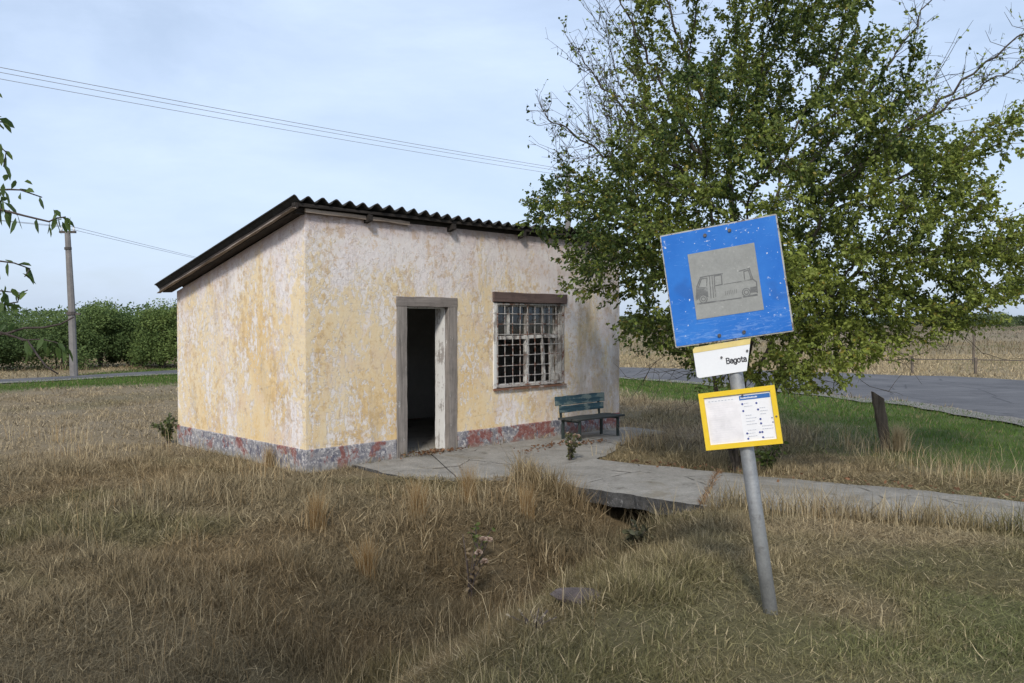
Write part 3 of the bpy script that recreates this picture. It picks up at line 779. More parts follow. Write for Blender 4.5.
def prism(pts, y, th):
    n = len(pts); mb = MB()
    mb.add([(x, y, z) for x, z in pts] + [(x, y + th, z) for x, z in pts], [tuple(range(n)), tuple(range(2 * n - 1, n - 1, -1))] + [(i, i + n, (i + 1) % n + n, (i + 1) % n) for i in range(n)])
    return mb
bp = plate(.621, .620, .010, PX, PZ, PY, .008).build('sign_plate', M['sign_edge'], S, bevel=.002)
face = plate(.606, .605, .003, PX, PZ, PY - .003).build('blue_face', M['blue'], bp)
pan = plate(.352, .356, .0015, PX + .002, PZ + .003, PY - .0045).build('pictogram_panel', M['sign_grey'], bp)
# bus pictogram, worn thin lines; u,v on the panel (0..1, v downwards)
def uv(x, y):
    dx, dy = x - 160, y - 215; det = 327 * 318 + 50 * 43
    return ((dx * 318 - dy * 43) / det, (327 * dy + 50 * dx) / det)
def pt(x, y):
    a, b_ = uv(x, y); return (PX + .002 + (a - .5) * .352, PZ + .003 - (b_ - .5) * .356)
_dep = [0]
def stroke(mb, pts, w, close=False, y0=None):
    if y0 is None: w *= 1.35
    P = [Vector((a, b_)) for a, b_ in pts]
    if close: P.append(P[0])
    for a, b_ in zip(P[:-1], P[1:]):
        d = (b_ - a); n = Vector((-d.y, d.x)).normalized() * w / 2; e = d.normalized() * w * .4
        q = [a - n - e, b_ - n + e, b_ + n + e, a + n - e]
        _dep[0] = (_dep[0] + 1) % 40; yf = (PY - .0048 if y0 is None else y0) - _dep[0] * .00002
        mb.add([(p.x, yf, p.y) for p in q] + [(p.x, yf + .0006, p.y) for p in q], [(0, 1, 2, 3), (7, 6, 5, 4), (0, 4, 5, 1), (1, 5, 6, 2), (2, 6, 7, 3), (3, 7, 4, 0)])
def poly(mb, pts):
    n = len(pts); mb.add([(x, PY - .0050, z) for x, z in pts] + [(x, PY - .0046, z) for x, z in pts], [tuple(range(n)), tuple(range(2 * n - 1, n - 1, -1))] + [(i, (i + 1) % n, (i + 1) % n + n, i + n) for i in range(n)])
bus = MB()
stroke(bus, [pt(*p) for p in ((200, 440), (206, 372), (224, 328), (262, 321), (332, 311))], .0045)
stroke(bus, [pt(*p) for p in ((414, 300), (436, 294), (462, 287), (478, 338), (496, 352), (499, 402))], .0045)
stroke(bus, [pt(*p) for p in ((212, 379), (228, 335), (256, 331), (254, 377))], .004, True)
stroke(bus, [pt(*p) for p in ((436, 302), (458, 296), (471, 338), (440, 345))], .004, True)
stroke(bus, [pt(*p) for p in ((292, 322), (327, 316), (330, 362), (294, 369))], .004, True)
stroke(bus, [pt(*p) for p in ((268, 322), (275, 428))], .003); stroke(bus, [pt(*p) for p in ((281, 321), (288, 426))], .003); stroke(bus, [pt(*p) for p in ((293, 370), (299, 422))], .003)
stroke(bus, [pt(*p) for p in ((404, 352), (440, 346), (480, 340))], .003); stroke(bus, [pt(*p) for p in ((340, 362), (400, 352))], .002)
for k in range(7): stroke(bus, [pt(345 + 9 * k, 395 - 1.5 * k), pt(347 + 9 * k, 413 - 1.5 * k)], .0018)
for cx_, cy_ in ((237, 432), (447, 401)):
    for rr in (19, 10): stroke(bus, [pt(cx_ + rr * math.cos(t * .5236), cy_ + rr * math.sin(t * .5236)) for t in range(12)], .0035, True)
bus.build('bus_outline', M['bus_line'], pan)
dk = MB()
poly(dk, [pt(*p) for p in ((205, 452), (345, 436), (345, 441), (206, 461))]); poly(dk, [pt(*p) for p in ((345, 436), (424, 424), (425, 430), (346, 440))]); poly(dk, [pt(*p) for p in ((430, 420), (500, 408), (501, 417), (432, 427))])
poly(dk, [pt(*p) for p in ((207, 385), (258, 379), (262, 424), (250, 420), (237, 410), (222, 416), (212, 434), (203, 438))])
poly(dk, [pt(*p) for p in ((465, 378), (498, 372), (499, 400), (468, 404))])
dk.build('bus_shading', M['bus_line'], pan)
for x, z in ((-.067, .266), (.063, .268), (-.068, -.2765), (.061, -.2765)):
    mb = MB(); mb.tube([(PX + x, PY - .010, PZ + z), (PX + x, PY - .002, PZ + z)], .0095, 12); mb.build('bolt', M['metal'], bp)
for z in (PZ + .266, PZ - .2765):
    mb = MB(); mb.tube([(.0, .0, z - .015), (.0, .0, z + .015)], .042, 20); mb.box((PX - .09, -.044, z - .014), (PX + .09, -.037, z + .014)); mb.build('clamp', M['pole'], S)
# name plate, its right end torn off aslant
npts = [(-.2195, -.4805), (-.2075, -.4885), (.044, -.4815), (.0885, -.3135), (-.209, -.3205), (-.2205, -.3315)]
npl = prism([(PX + x, PZ + z) for x, z in npts], PY + .008, .004).build('name_plate', M['white'], S, bevel=.001)
spts = [(-.2205, -.3510), (.0805, -.3435), (.0885, -.3138), (-.209, -.3208), (-.2205, -.3318)]
prism([(PX + x, PZ + z) for x, z in spts], PY + .0066, .0012).build('yellow_stripe', M['cream'], npl)
def arc(cx, cy, rx, ry, a0, a1, n=9): return [(cx + rx * math.cos(R(a0 + (a1 - a0) * k / n)), cy + ry * math.sin(R(a0 + (a1 - a0) * k / n))) for k in range(n + 1)]
GLYPH = {'B': (.52, [[(0, 0), (0, .74)], [(0, .74), (.2, .74)] + arc(.2, .575, .17, .165, 90, -90) + [(0, .41)], [(.2, .41)] + arc(.21, .205, .2, .205, 90, -90) + [(0, 0)]]),
         'a': (.46, [arc(.18, .36, .15, .17, 160, 0) + [(.33, 0)], [(.33, .31), (.2, .30)] + arc(.16, .15, .14, .15, 90, 300) + [(.33, .12)]]),
         'g': (.49, [arc(.18, .26, .17, .26, 0, 360, 16), [(.35, .52), (.35, -.06)] + arc(.19, -.06, .16, .15, 0, -160)]),
         'o': (.49, [arc(.19, .26, .19, .26, 0, 360, 16)]),
         't': (.36, [[(.12, .68), (.12, .12)] + arc(.23, .12, .11, .11, 180, 290), [(.0, .51), (.27, .51)]])}
def lettering(body, unit, x, z, y, mat, parent):
    mb = MB(); cx = x
    for ch_ in body:
        adv, st_ = GLYPH[ch_]
        for pl in st_: stroke(mb, [(cx + a * unit, z + b_ * unit) for a, b_ in pl], .15 * unit, y0=y)
        cx += adv * unit
    mb.build('lettering', mat, parent)
lettering('Bagota', .0385, PX - .052, PZ - .4305, PY + .0076, M['ink'], npl)
for x, z in ((-.075, -.393), (.062, -.376)):
    mb = MB(); mb.tube([(PX + x, PY + .001, PZ + z), (PX + x, PY + .008, PZ + z)], .006, 10); mb.build('screw', M['metal'], npl)
# timetable in its yellow frame
ix, iz, iw, ih = PX - .0255, PZ - .7245, .398, .306
fr = MB(); y0, y1 = PY - .004, PY + .014; bw_ = .026
fr.box((ix - iw / 2, y0, iz - ih / 2), (ix + iw / 2, y1, iz - ih / 2 + bw_)); fr.box((ix - iw / 2, y0, iz + ih / 2 - bw_), (ix + iw / 2, y1, iz + ih / 2))
fr.box((ix - iw / 2, y0, iz - ih / 2 + bw_), (ix - iw / 2 + bw_, y1, iz + ih / 2 - bw_)); fr.box((ix + iw / 2 - bw_, y0, iz - ih / 2 + bw_), (ix + iw / 2, y1, iz + ih / 2 - bw_))
tf = fr.build('timetable_frame', M['yellow'], S)
mb = MB(); mb.box((ix - iw / 2 + .01, PY + .0145, iz - ih / 2 + .01), (ix + iw / 2 - .01, PY + .018, iz + ih / 2 - .01)); mb.build('back_plate', M['pole'], tf)
paper = plate(iw - 2 * bw_ - .001, ih - 2 * bw_ - .001, .003, ix, iz, PY + .006).build('timetable_paper', M['paper'], tf)
pw, ph_ = iw - 2 * bw_, ih - 2 * bw_
def bar(mb, u0, v0, u1, v1, yy=0):
    mb.box((ix - pw / 2 + u0 * pw, PY + .0052 - yy, iz + ph_ / 2 - v1 * ph_), (ix - pw / 2 + u1 * pw, PY + .0058 - yy, iz + ph_ / 2 - v0 * ph_))
def bar2(mb, u0, v0, u1, v1): bar(mb, u0, v0, u1, v1, .0008)
mb = MB(); bar(mb, .02, .12, .52, .97); mb.build('faded_sheet', M['paper_pink'], tf)
mb = MB(); bar(mb, .53, .045, .985, .135); mb.build('blue_heading', M['ink_blue'], tf)
mb = MB()
for k in range(14): 
    a = .55 + k * .018
    bar2(mb, a, .075 + .004 * (k % 3), a + .012, .108)
mb.build('heading_lettering', M['white'], tf)
mb = MB(); rr = random.Random(4)
for r_, v in enumerate(np.linspace(.20, .95, 13)):
    for c0 in (.57, .79):
        if rr.random() < .2: continue
        n_ = rr.randint(3, 7); a = c0 + .02
        for k in range(n_):
            w_ = rr.uniform(.010, .026); bar2(mb, a, v, a + w_, v + .012); a += w_ + .007
            if a > c0 + .17: break
for k in range(8): bar2(mb, .06 + k * .05, .085, .09 + k * .05, .10); 
mb.build('printed_lines', M['ink_grey'], tf)
mb = MB()
for k in range(16): bar2(mb, .05, .20 + k * .047, .05 + rr.uniform(.2, .42), .203 + k * .047)
mb.build('faded_lines', mat_plain('bleached_print', (.66, .65, .68), .6), tf)
mb = MB()
for u_, v in ((.565, .215), (.775, .225), (.565, .36), (.785, .36), (.80, .56), (.80, .65), (.575, .83), (.58, .94), (.80, .83), (.80, .94), (.765, .83), (.97, .56), (.975, .65)):
    s_ = .011 if u_ not in (.97, .975) else .007
    cxp = ix - pw / 2 + u_ * pw; czp = iz + ph_ / 2 - v * ph_
    n_ = 12; vs = [(cxp + s_ * .5 * math.cos(2 * math.pi * k / n_), PY + .0042, czp + s_ * .5 * math.sin(2 * math.pi * k / n_)) for k in range(n_)]
    mb.add(vs + [(a, PY + .0048, c) for a, b_, c in vs], [tuple(range(n_)), tuple(range(2 * n_ - 1, n_ - 1, -1))] + [(k, k + n_, (k + 1) % n_ + n_, (k + 1) % n_) for k in range(n_)])
mb.build('printed_symbols', M['ink_navy'], tf)
for x, z in ((ix + .03, iz + ih / 2 - .034), (ix + iw / 2 - .013, iz - .01)):
    mb = MB(); mb.tube([(x, PY - .006, z), (x, PY + .004, z)], .005, 10); mb.build('screw', M['metal'], tf)

# ================================================================== POSTS, POLES, WIRES
def lean_post():
    base = Vector((5.14, 11.64, float(ground_z(5.14, 11.64))))
    o = empty('wooden_post', base)
    mb = MB(); n = 9; vs = []; fs = []
    for k in range(n + 1):
        t = k / n; c = Vector((-.17 * t, -.03 * t, -.2 + .93 * t)); w = .058 + .018 * t; th = .034 + .004 * t
        for a, b_ in ((-1, -1), (1, -1), (1, 1), (-1, 1)):
            z = c.z + (-.05 * a if k == n else 0)
            vs.append((c.x + a * w + random.uniform(-.006, .006), c.y + b_ * th + random.uniform(-.006, .006), z))
    for k in range(n):
        for q_ in range(4): fs.append((k * 4 + q_, k * 4 + (q_ + 1) % 4, (k + 1) * 4 + (q_ + 1) % 4, (k + 1) * 4 + q_))
    fs.append((n * 4, n * 4 + 1, n * 4 + 2, n * 4 + 3)); fs.append((3, 2, 1, 0))
    mb.add(vs, fs); p = mb.build('wooden_post', M['post'], None, bevel=.008)
    COL.objects.unlink(o); bpy.data.objects.remove(o)
    p.location = base
    return tag(p, 'short leaning grey wooden post standing in the grass beyond the path', 'post')
lean_post()

UP = Vector((-14.3, 27.9, 0))
up = empty('utility_pole', UP); tag(up, 'grey concrete utility pole standing before the bushes left of the building', 'utility pole')
mb = MB(); mb.tube([(0, 0, -.5), (-.06, 0, 2.2), (-.17, 0, 4.72)], [.125, .11, .085], 8); mb.build('shaft', M['upole'], up)
mb = MB(); mb.box((-.42, -.05, 4.66), (.10, .05, 4.73)); mb.build('crossarm', M['iron'], up)
for x in (-.36, .04):
    mb = MB(); mb.tube([(x, 0, 4.73), (x, 0, 4.78), (x, 0, 4.80), (x, 0, 4.86)], [.02, .045, .03, .035], 8); mb.build('insulator', M['white'], up)
mb = MB(); mb.tube([(-.07, 0, 2.0), (-.075, 0, 2.10)], .15, 10); mb.box((.05, -.04, 2.0), (.22, .04, 2.06)); mb.build('collar', M['iron'], up)
mb = MB(); mb.tube([(-.155, 0, 4.12), (-.157, 0, 4.2)], .115, 10); mb.build('band', M['iron'], up)

U2 = Vector((2.28, 35, 0))
up2 = empty('utility_pole', U2); tag(up2, 'tall grey utility pole rising behind the roof, half hidden by the big tree', 'utility pole')
mb = MB(); mb.tube([(0, 0, -.5), (0, 0, 4), (0, 0, 7.95)], [.15, .13, .105], 8); mb.build('shaft', M['upole'], up2)
mb = MB(); mb.plank((-.55, 0, 7.70), (.55, 0, 7.70), .08, .08, (0, 0, 1), 2, 0); mb.build('crossarm', M['iron'], up2)
for x, z in ((-.5, 7.76), (.5, 7.76), (0, 7.95)):
    mb = MB(); mb.tube([(x, 0, z - .02), (x, 0, z + .03), (x, 0, z + .06)], [.02, .05, .03], 8); mb.build('insulator', M['white'], up2)
def wire(a, b_, sag, r, label):
    a = Vector(a); b_ = Vector(b_); n = 40
    mb = MB(); mb.tube([a.lerp(b_, k / n) - Vector((0, 0, sag * 4 * (k / n) * (1 - k / n))) for k in range(n + 1)], r, 5)
    tag(mb.build('overhead_wire', M['wire'], smooth=True), label, 'wire', 'overhead wires crossing the sky')
wire((2.28, 35, 7.98), (-26.3, 5, 7.98), .28, .008, 'highest of the three thin wires sloping down from the upper left sky')
wire((1.8, 35, 7.80), (-26.6, 5.2, 7.80), .28, .007, 'upper wire of the close pair sloping down from the upper left sky')
wire((2.8, 35, 7.80), (-25.9, 4.8, 7.74), .29, .007, 'lower wire of the close pair sloping down from the upper left sky')
wire((2.28, 35, 7.98), (30, 11, 7.9), .25, .008, 'highest of the three wires emerging from the tree at the upper right')
wire((1.8, 35, 7.80), (29.6, 10.8, 7.2), .28, .007, 'middle wire of the three emerging from the tree at the upper right')
wire((2.8, 35, 7.80), (30.4, 11.2, 6.95), .28, .007, 'lowest of the three wires emerging from the tree at the upper right')
wire((UP.x - .36, UP.y, 4.86), (-15.4, 78, 4.75), .10, .007, 'left wire running back from the short concrete pole towards the roof')
wire((UP.x + .04, UP.y, 4.86), (-14.6, 78, 4.5), .10, .007, 'right wire running back from the short concrete pole towards the roof')
wire((UP.x - .36, UP.y, 4.86), (-22, 8.5, 4.9), .12, .007, 'upper wire running out of the photo left of the short concrete pole')
wire((UP.x + .04, UP.y, 4.86), (-21.5, 8.3, 4.75), .14, .007, 'lower wire running out of the photo left of the short concrete pole')

fp = MB(); fp.tube([(0, 0, -.3), (.01, 0, .9), (.02, 0, 1.62)], [.05, .05, .045], 8); fp.box((-.03, -.03, 1.55), (.11, .03, 1.62))
o = fp.build('fence_post', M['post']); o.location = (18.9, 35, 0)
tag(o, 'tall thin brown post standing in dry grass beyond the road', 'post')
rf = empty('low_fence', (13.4, 28.6, 0)); tag(rf, 'low dark rail fence along the far verge of the road', 'fence')
mb = MB(); mb.tube([(0, 0, .52), (1.8, -.6, .53), (4.2, -1.4, .52)], .015, 6); mb.tube([(4.2, -1.4, .52), (6.5, -2.2, .51)], .022, 6); mb.build('rail', M['iron'], rf)
for x, y in ((0, 0), (1.8, -.6), (3.25, -1.08), (4.6, -1.54), (6.4, -2.16)):
    mb = MB(); mb.box((x - .035, y - .035, -.2), (x + .035, y + .035, .60), .006); mb.build('post', M['post'], rf)
# tiny far building
fb = empty('farm_shed', (196, 382, 0), Matrix.Rotation(R(20), 3, 'Z')); tag(fb, 'tiny pale farm shed far off against the distant trees', 'building')
mb = MB(); mb.box((-2.2, -1.6, -.5), (2.2, 1.6, 1.9)); mb.build('wall', M['white'], fb)
mb = MB(); mb.add([(-2.4, -1.9, 1.9), (2.4, -1.9, 1.9), (2.4, 1.9, 1.9), (-2.4, 1.9, 1.9), (-2.4, 0, 2.8), (2.4, 0, 2.8)], [(0, 1, 5, 4), (2, 3, 4, 5), (0, 4, 3), (1, 2, 5), (3, 2, 1, 0)]); mb.build('roof', M['upole'], fb)

# ================================================================== LEAVES AND TREES
def leaf_mesh(name, P, D, size, cols, mat, parent=None, fold=.25, aspect=.55, droop=.3):
    """P base points, D directions, size (N) -> folded pointed leaves (6 verts, 2 quads)"""
    n = len(P)
    D = D / np.linalg.norm(D, axis=1, keepdims=True)
    rnd = RNG.normal(size=(n, 3)); S_ = np.cross(D, rnd); S_ /= np.linalg.norm(S_, axis=1, keepdims=True) + 1e-9
    N_ = np.cross(D, S_)
    sz = size[:, None]
    w = aspect * sz * .5
    base = P; tip = P + D * sz + np.array([0, 0, -1]) * sz * droop * .5
    m1 = P + D * sz * .38; m2 = P + D * sz * .75 + np.array([0, 0, -1]) * sz * droop * .22
    L1 = m1 + S_ * w + N_ * w * fold; R1 = m1 - S_ * w + N_ * w * fold
    L2 = m2 + S_ * w * .8 + N_ * w * fold; R2 = m2 - S_ * w * .8 + N_ * w * fold
    V = np.stack([base, L1, L2, tip, R2, R1], 1).reshape(-1, 3)
    b = np.arange(n)[:, None] * 6
    quads = np.concatenate([b + np.array([0, 1, 2, 3]), b + np.array([0, 3, 4, 5])])
    return mesh_np(name, V, quads, np.zeros((0, 3), int), mat, np.repeat(cols, 6, 0), parent)

def card_mesh(name, P, size, cols, mat, parent=None, up=.35):
    """small diamond leaf faces for far crowns"""
    n = len(P); D = RNG.normal(size=(n, 3)); D[:, 2] = D[:, 2] * .6 + up; D /= np.linalg.norm(D, axis=1, keepdims=True)
    S_ = np.cross(D, RNG.normal(size=(n, 3))); S_ /= np.linalg.norm(S_, axis=1, keepdims=True)
    s = size[:, None]
    V = np.stack([P - D * s * .5, P + S_ * s * .3, P + D * s * .5, P - S_ * s * .3], 1).reshape(-1, 3)
    q = np.arange(n)[:, None] * 4 + np.arange(4)
    return mesh_np(name, V, q, np.zeros((0, 3), int), mat, np.repeat(cols, 4, 0), parent)

def colonize(seeds, attr, step=.14, infl=1.6, kill=.28, iters=150):
    """space colonisation: returns nodes and parents"""
    nodes = [np.array(p, float) for p, par in seeds]; par = [q_ for p, q_ in seeds]
    A = attr.copy(); kids = {}; last = {}
    near = np.full(len(A), -1); nd = np.full(len(A), 1e9)
    def update(lo):
        NP = np.array(nodes[lo:])
        for s_ in range(0, len(NP), 400):
            d = np.linalg.norm(A[:, None] - NP[None, s_:s_ + 400], axis=2)
            k = d.argmin(1); m = d[np.arange(len(A)), k]
            b = m < nd; nd[b] = m[b]; near[b] = k[b] + lo + s_
    update(0)
    for it in range(iters):
        act = nd < infl
        if not act.any():
            infl *= 1.5
            if infl > 6: break
            continue
        lo = len(nodes); 
        idx = near[act]; dirs = A[act] - np.array(nodes)[idx]; dirs /= np.linalg.norm(dirs, axis=1, keepdims=True) + 1e-9
        for k in np.unique(idx):
            d = dirs[idx == k].sum(0); d = d / (np.linalg.norm(d) + 1e-9) + RNG.normal(size=3) * .12
            if par[k] >= 0:
                pd = nodes[k] - nodes[par[k]]; d = d + .45 * pd / (np.linalg.norm(pd) + 1e-9)
            d /= np.linalg.norm(d)
            if kids.get(k, 0) >= 3: continue
            q_ = nodes[k] + d * step
            if kids.get(k, 0) and np.linalg.norm(last[k] - q_) < step * .45: kids[k] += 1; continue
            kids[k] = kids.get(k, 0) + 1; last[k] = q_
            nodes.append(q_); par.append(int(k))
        if len(nodes) == lo: break
        update(lo)
        keep = nd > kill
        A = A[keep]; near = near[keep]; nd = nd[keep]
        if len(A) == 0 or len(nodes) > 12000: break
    return np.array(nodes), np.array(par)

def branch_tubes(mb, nodes, par, tip=.0035, expo=2.35, maxr=.09, n_big=8):
    nn = len(nodes); ch = [[] for _ in range(nn)]
    for k in range(nn):
        if par[k] >= 0: ch[par[k]].append(k)
    rad = np.zeros(nn)
    for k in range(nn - 1, -1, -1):
        s_ = sum(rad[c] ** expo for c in ch[k]); rad[k] = max(tip, s_ ** (1 / expo)) if ch[k] else tip
    rad = np.minimum(rad, maxr)
    # chains along the thickest child
    start = [k for k in range(nn) if par[k] < 0]
    stack = [(k, None) for k in start]
    while stack:
        k, p0 = stack.pop()
        pts = []; rr_ = []
        if p0 is not None: pts.append(nodes[p0]); rr_.append(min(rad[p0], rad[k] * 1.15))
        while True:
            pts.append(nodes[k]); rr_.append(rad[k])
            if not ch[k]: break
            c = sorted(ch[k], key=lambda q_: -rad[q_])
            for o_ in c[1:]: stack.append((o_, k))
            k = c[0]
        if len(pts) > 1:
            mb.tube(pts, rr_, n_big if max(rr_) > .02 else (5 if max(rr_) > .008 else 3), cap=False)
    return rad, ch

def big_tree():
    T0 = np.array([2.82, 10.69, -.35])
    root = empty('pear_tree', tuple(T0)); tag(root, 'big spreading green tree with many thin branches beside the building', 'tree')
    ell = [((2.95, 10.2, 3.35), (2.55, 2.1, 1.75), 1.0), ((1.9, 10.5, 4.1), (1.35, 1.3, 1.0), .9), ((2.6, 10.4, 5.1), (1.75, 1.8, 1.55), .9), ((4.7, 10.2, 2.9), (1.75, 1.6, 1.15), .9), ((1.45, 11.2, 3.45), (1.2, 1.1, .95), 1.0),
           ((1.95, 10.4, 2.0), (1.15, 1.1, .55), .9), ((4.2, 10.1, 2.0), (1.6, 1.3, .66), 1.5), ((5.1, 10.0, 2.4), (1.1, 1.1, .7), 1.2), ((3.3, 10.3, 6.2), (1.15, 1.3, .9), .7), ((1.45, 11.3, 2.5), (.6, .6, .5), .8), ((2.9, 10.0, 1.62), (1.35, 1.2, .62), 3.4), ((3.6, 9.9, 1.35), (.9, .9, .45), 1.5), ((2.2, 10.1, 1.5), (.7, .9, .45), 1.3)]
    vol = np.array([e[1][0] * e[1][1] * e[1][2] * e[2] for e in ell]); vol /= vol.sum()
    cl = []
    while len(cl) < 350:
        e = ell[RNG.choice(len(ell), p=vol)]
        d = RNG.normal(size=3); d /= np.linalg.norm(d); r = RNG.uniform(.25, 1.0) ** (1 / 2.2)
        p = np.array(e[0]) + d * r * np.array(e[1])
        X, Z = p[0] / p[1], (p[2] - 1.75) / p[1]
        if p[2] > 4.25 and p[0] > 4.0 and RNG.random() < .9: continue
        if p[2] > 3.6 and p[0] < 1.1 and RNG.random() < .72: continue
        if p[2] < .95: continue
        cl.append(p)
    cl = np.array(cl)
    attr = np.concatenate([c + RNG.normal(size=(12, 3)) * RNG.uniform(.12, .24) for c in cl])
    # stems that fan out from one stool
    seeds = [(T0, -1)]
    tgt = [(1.7, 10.9, 3.2), (2.3, 10.3, 3.6), (2.75, 10.9, 4.0), (3.2, 10.2, 3.5), (3.9, 10.6, 3.2), (4.3, 10.2, 2.6), (2.6, 9.4, 2.8), (2.1, 10.2, 2.0), (3.7, 9.5, 2.3)]
    for t in tgt:
        t = np.array(t); n = int(np.linalg.norm(t - T0) / .16); prev = 0
        for k in range(1, n + 1):
            f = k / n
            p = T0 + (t - T0) * np.array([f ** 1.25, f ** 1.25, f ** .86]) + RNG.normal(size=3) * .018
            if k == 1: p = T0 + np.array([0, 0, .22]) + (t - T0) * .03
            seeds.append((p, prev)); prev = len(seeds) - 1
    nodes, par = colonize(seeds, attr, .12, 1.3, .20, 150)
    mb = MB(); rad, ch = branch_tubes(mb, nodes, par, .0032, 2.2, .10)
    # twigs with leaves
    thin = np.where(rad < .011)[0]
    P = []; D = []
    bare_top = lambda p: (p[2] > 3.7 and p[0] < 1.5) or (p[2] > 3.9 and p[0] > 4.1)
    for k in thin:
        p = nodes[k]; d0 = p - nodes[par[k]]; d0 /= np.linalg.norm(d0) + 1e-9
        bare = bare_top(p)
        for _ in range(3 if bare else 6):
            d = d0 * .95 + RNG.normal(size=3) * .55 + np.array([0, 0, .22]); d /= np.linalg.norm(d)
            ln = RNG.uniform(.10, .30); e = p + d * ln
            if RNG.random() < (.8 if bare else .2): mb.tube([p, p + d * ln * .5 + np.array([0, 0, .012]), e], [.003, .0025, .0016], 3, cap=False)
            nl = RNG.integers(0, 4) if bare else RNG.integers(8, 17)
            for q_ in range(nl):
                t = RNG.uniform(0, 1.05) ** .7; P.append(p + d * ln * t); dd = d * .8 + RNG.normal(size=3) * .6; D.append(dd)
    # long bare shoots sticking out
    top = [k for k in range(len(nodes)) if not ch[k] and (bare_top(nodes[k]) or nodes[k][2] > 5.3 or RNG.random() < .07)]
    for k in top:
        p = nodes[k]; d = p - np.array([2.8, 10.6, 1.2]); d /= np.linalg.norm(d)
        for _ in range(2 if bare_top(p) else 1):
            dd = d + RNG.normal(size=3) * .28; dd /= np.linalg.norm(dd); ln = RNG.uniform(.3, .8)
            pts = [p]; 
            for s_ in range(1, 5): pts.append(pts[-1] + (dd + RNG.normal(size=3) * .14) * ln / 4)
            mb.tube(pts, [.0045, .004, .0034, .0028, .002], 3, cap=False)
            for s_ in range(1, 5):
                for _2 in range(RNG.integers(0, 3)):
                    q_ = dd * .5 + RNG.normal(size=3) * .6; e = pts[s_] + q_ / np.linalg.norm(q_) * RNG.uniform(.05, .16)
                    mb.tube([pts[s_], e], [.0024, .0015], 3, cap=False)
                    if RNG.random() < .35: P.append(e); D.append(RNG.normal(size=3))
    # two long limbs reaching to the upper right, almost leafless
    for a, b_, c in (((3.9, 10.6, 3.3), (5.3, 10.3, 4.6), (6.5, 10.0, 5.55)), ((3.9, 10.5, 3.1), (5.2, 10.2, 3.75), (6.5, 9.9, 4.35)), ((3.6, 10.6, 3.6), (4.7, 10.5, 4.9), (5.2, 10.4, 5.9)), ((2.2, 10.6, 3.5), (1.3, 10.6, 4.4), (.75, 10.5, 5.1)), ((2.3, 10.5, 3.8), (1.7, 10.5, 4.9), (1.0, 10.4, 6.2)), ((2.0, 10.7, 3.4), (1.0, 10.7, 3.9), (.35, 10.6, 4.35)), ((2.4, 10.4, 4.2), (2.0, 10.4, 5.2), (1.55, 10.3, 6.4)), ((3.8, 10.4, 3.4), (5.0, 10.2, 4.3), (6.2, 10.0, 4.9))):
        a, b_, c = map(np.array, (a, b_, c)); n = 22; pts = []
        for s_ in range(n + 1):
            t = s_ / n; pts.append(a * (1 - t) ** 2 + 2 * b_ * t * (1 - t) + c * t * t + RNG.normal(size=3) * .02)
        mb.tube(pts, list(np.linspace(.026, .004, n + 1)), 6, cap=False)
        for s_ in range(4, n + 1):
            for _ in range(2):
                q_ = (c - a) / np.linalg.norm(c - a) * .5 + RNG.normal(size=3) * .6; q_ /= np.linalg.norm(q_); ln = RNG.uniform(.15, .55)
                e = pts[s_] + q_ * ln; m_ = pts[s_] + q_ * ln * .5 + RNG.normal(size=3) * .03; mb.tube([pts[s_], m_, e], [.005, .0036, .002], 3, cap=False)
                for _2 in range(4):
                    t = RNG.uniform(.2, 1); w_ = pts[s_] + q_ * ln * t; q2 = q_ * .5 + RNG.normal(size=3) * .6; e2 = w_ + q2 / np.linalg.norm(q2) * RNG.uniform(.05, .2)
                    mb.tube([w_, e2], [.0026, .0016], 3, cap=False)
                    for _3 in range(RNG.integers(0, 4)): P.append(w_ + (e2 - w_) * RNG.uniform(.3, 1)); D.append(RNG.normal(size=3))
    mb.v = [tuple(np.array(v) - T0) for v in mb.v]
    mb.build('trunk', M['bark'], root, smooth=True)
    P = np.array(P) - T0; D = np.array(D); D[:, 2] -= .15
    n = len(P)
    # colour: patches of yellower and darker foliage, plus leaf to leaf variation
    patch = fbm(P[:, 0] * 1.0 + P[:, 2] * .6, P[:, 1] + P[:, 2] * .8, 1.1, 71)
    t = np.clip(patch * 1.7 - .30 + .06 * (P[:, 0] - .3) + RNG.normal(size=n) * .20, 0, 1)[:, None]
    col = np.array([.048, .082, .022]) * (1 - t) + np.array([.255, .30, .06]) * t
    ylw = (RNG.random(n) < .035)[:, None]
    col = np.where(ylw, np.array([.30, .25, .05]), col)
    col = np.clip(col * RNG.uniform(.75, 1.25, (n, 1)), 0, 1)
    wx = P[:, 0] + T0[0]; wz = P[:, 2] + T0[2]; lowest = np.interp(wx, [.5, 1.2, 2.0, 2.2, 3.5, 3.8, 4.6, 5.5], [1.9, 1.5, 1.42, 1.0, 1.0, 1.35, 1.55, 1.7])
    keep = wz > lowest + RNG.normal(size=n) * .06
    leaf_mesh('crown', P[keep], D[keep], RNG.uniform(.028, .056, n)[keep], col[keep], M['leaf'], root, aspect=.60)
    print('TREE nodes', len(nodes), 'leaves', n)
big_tree()

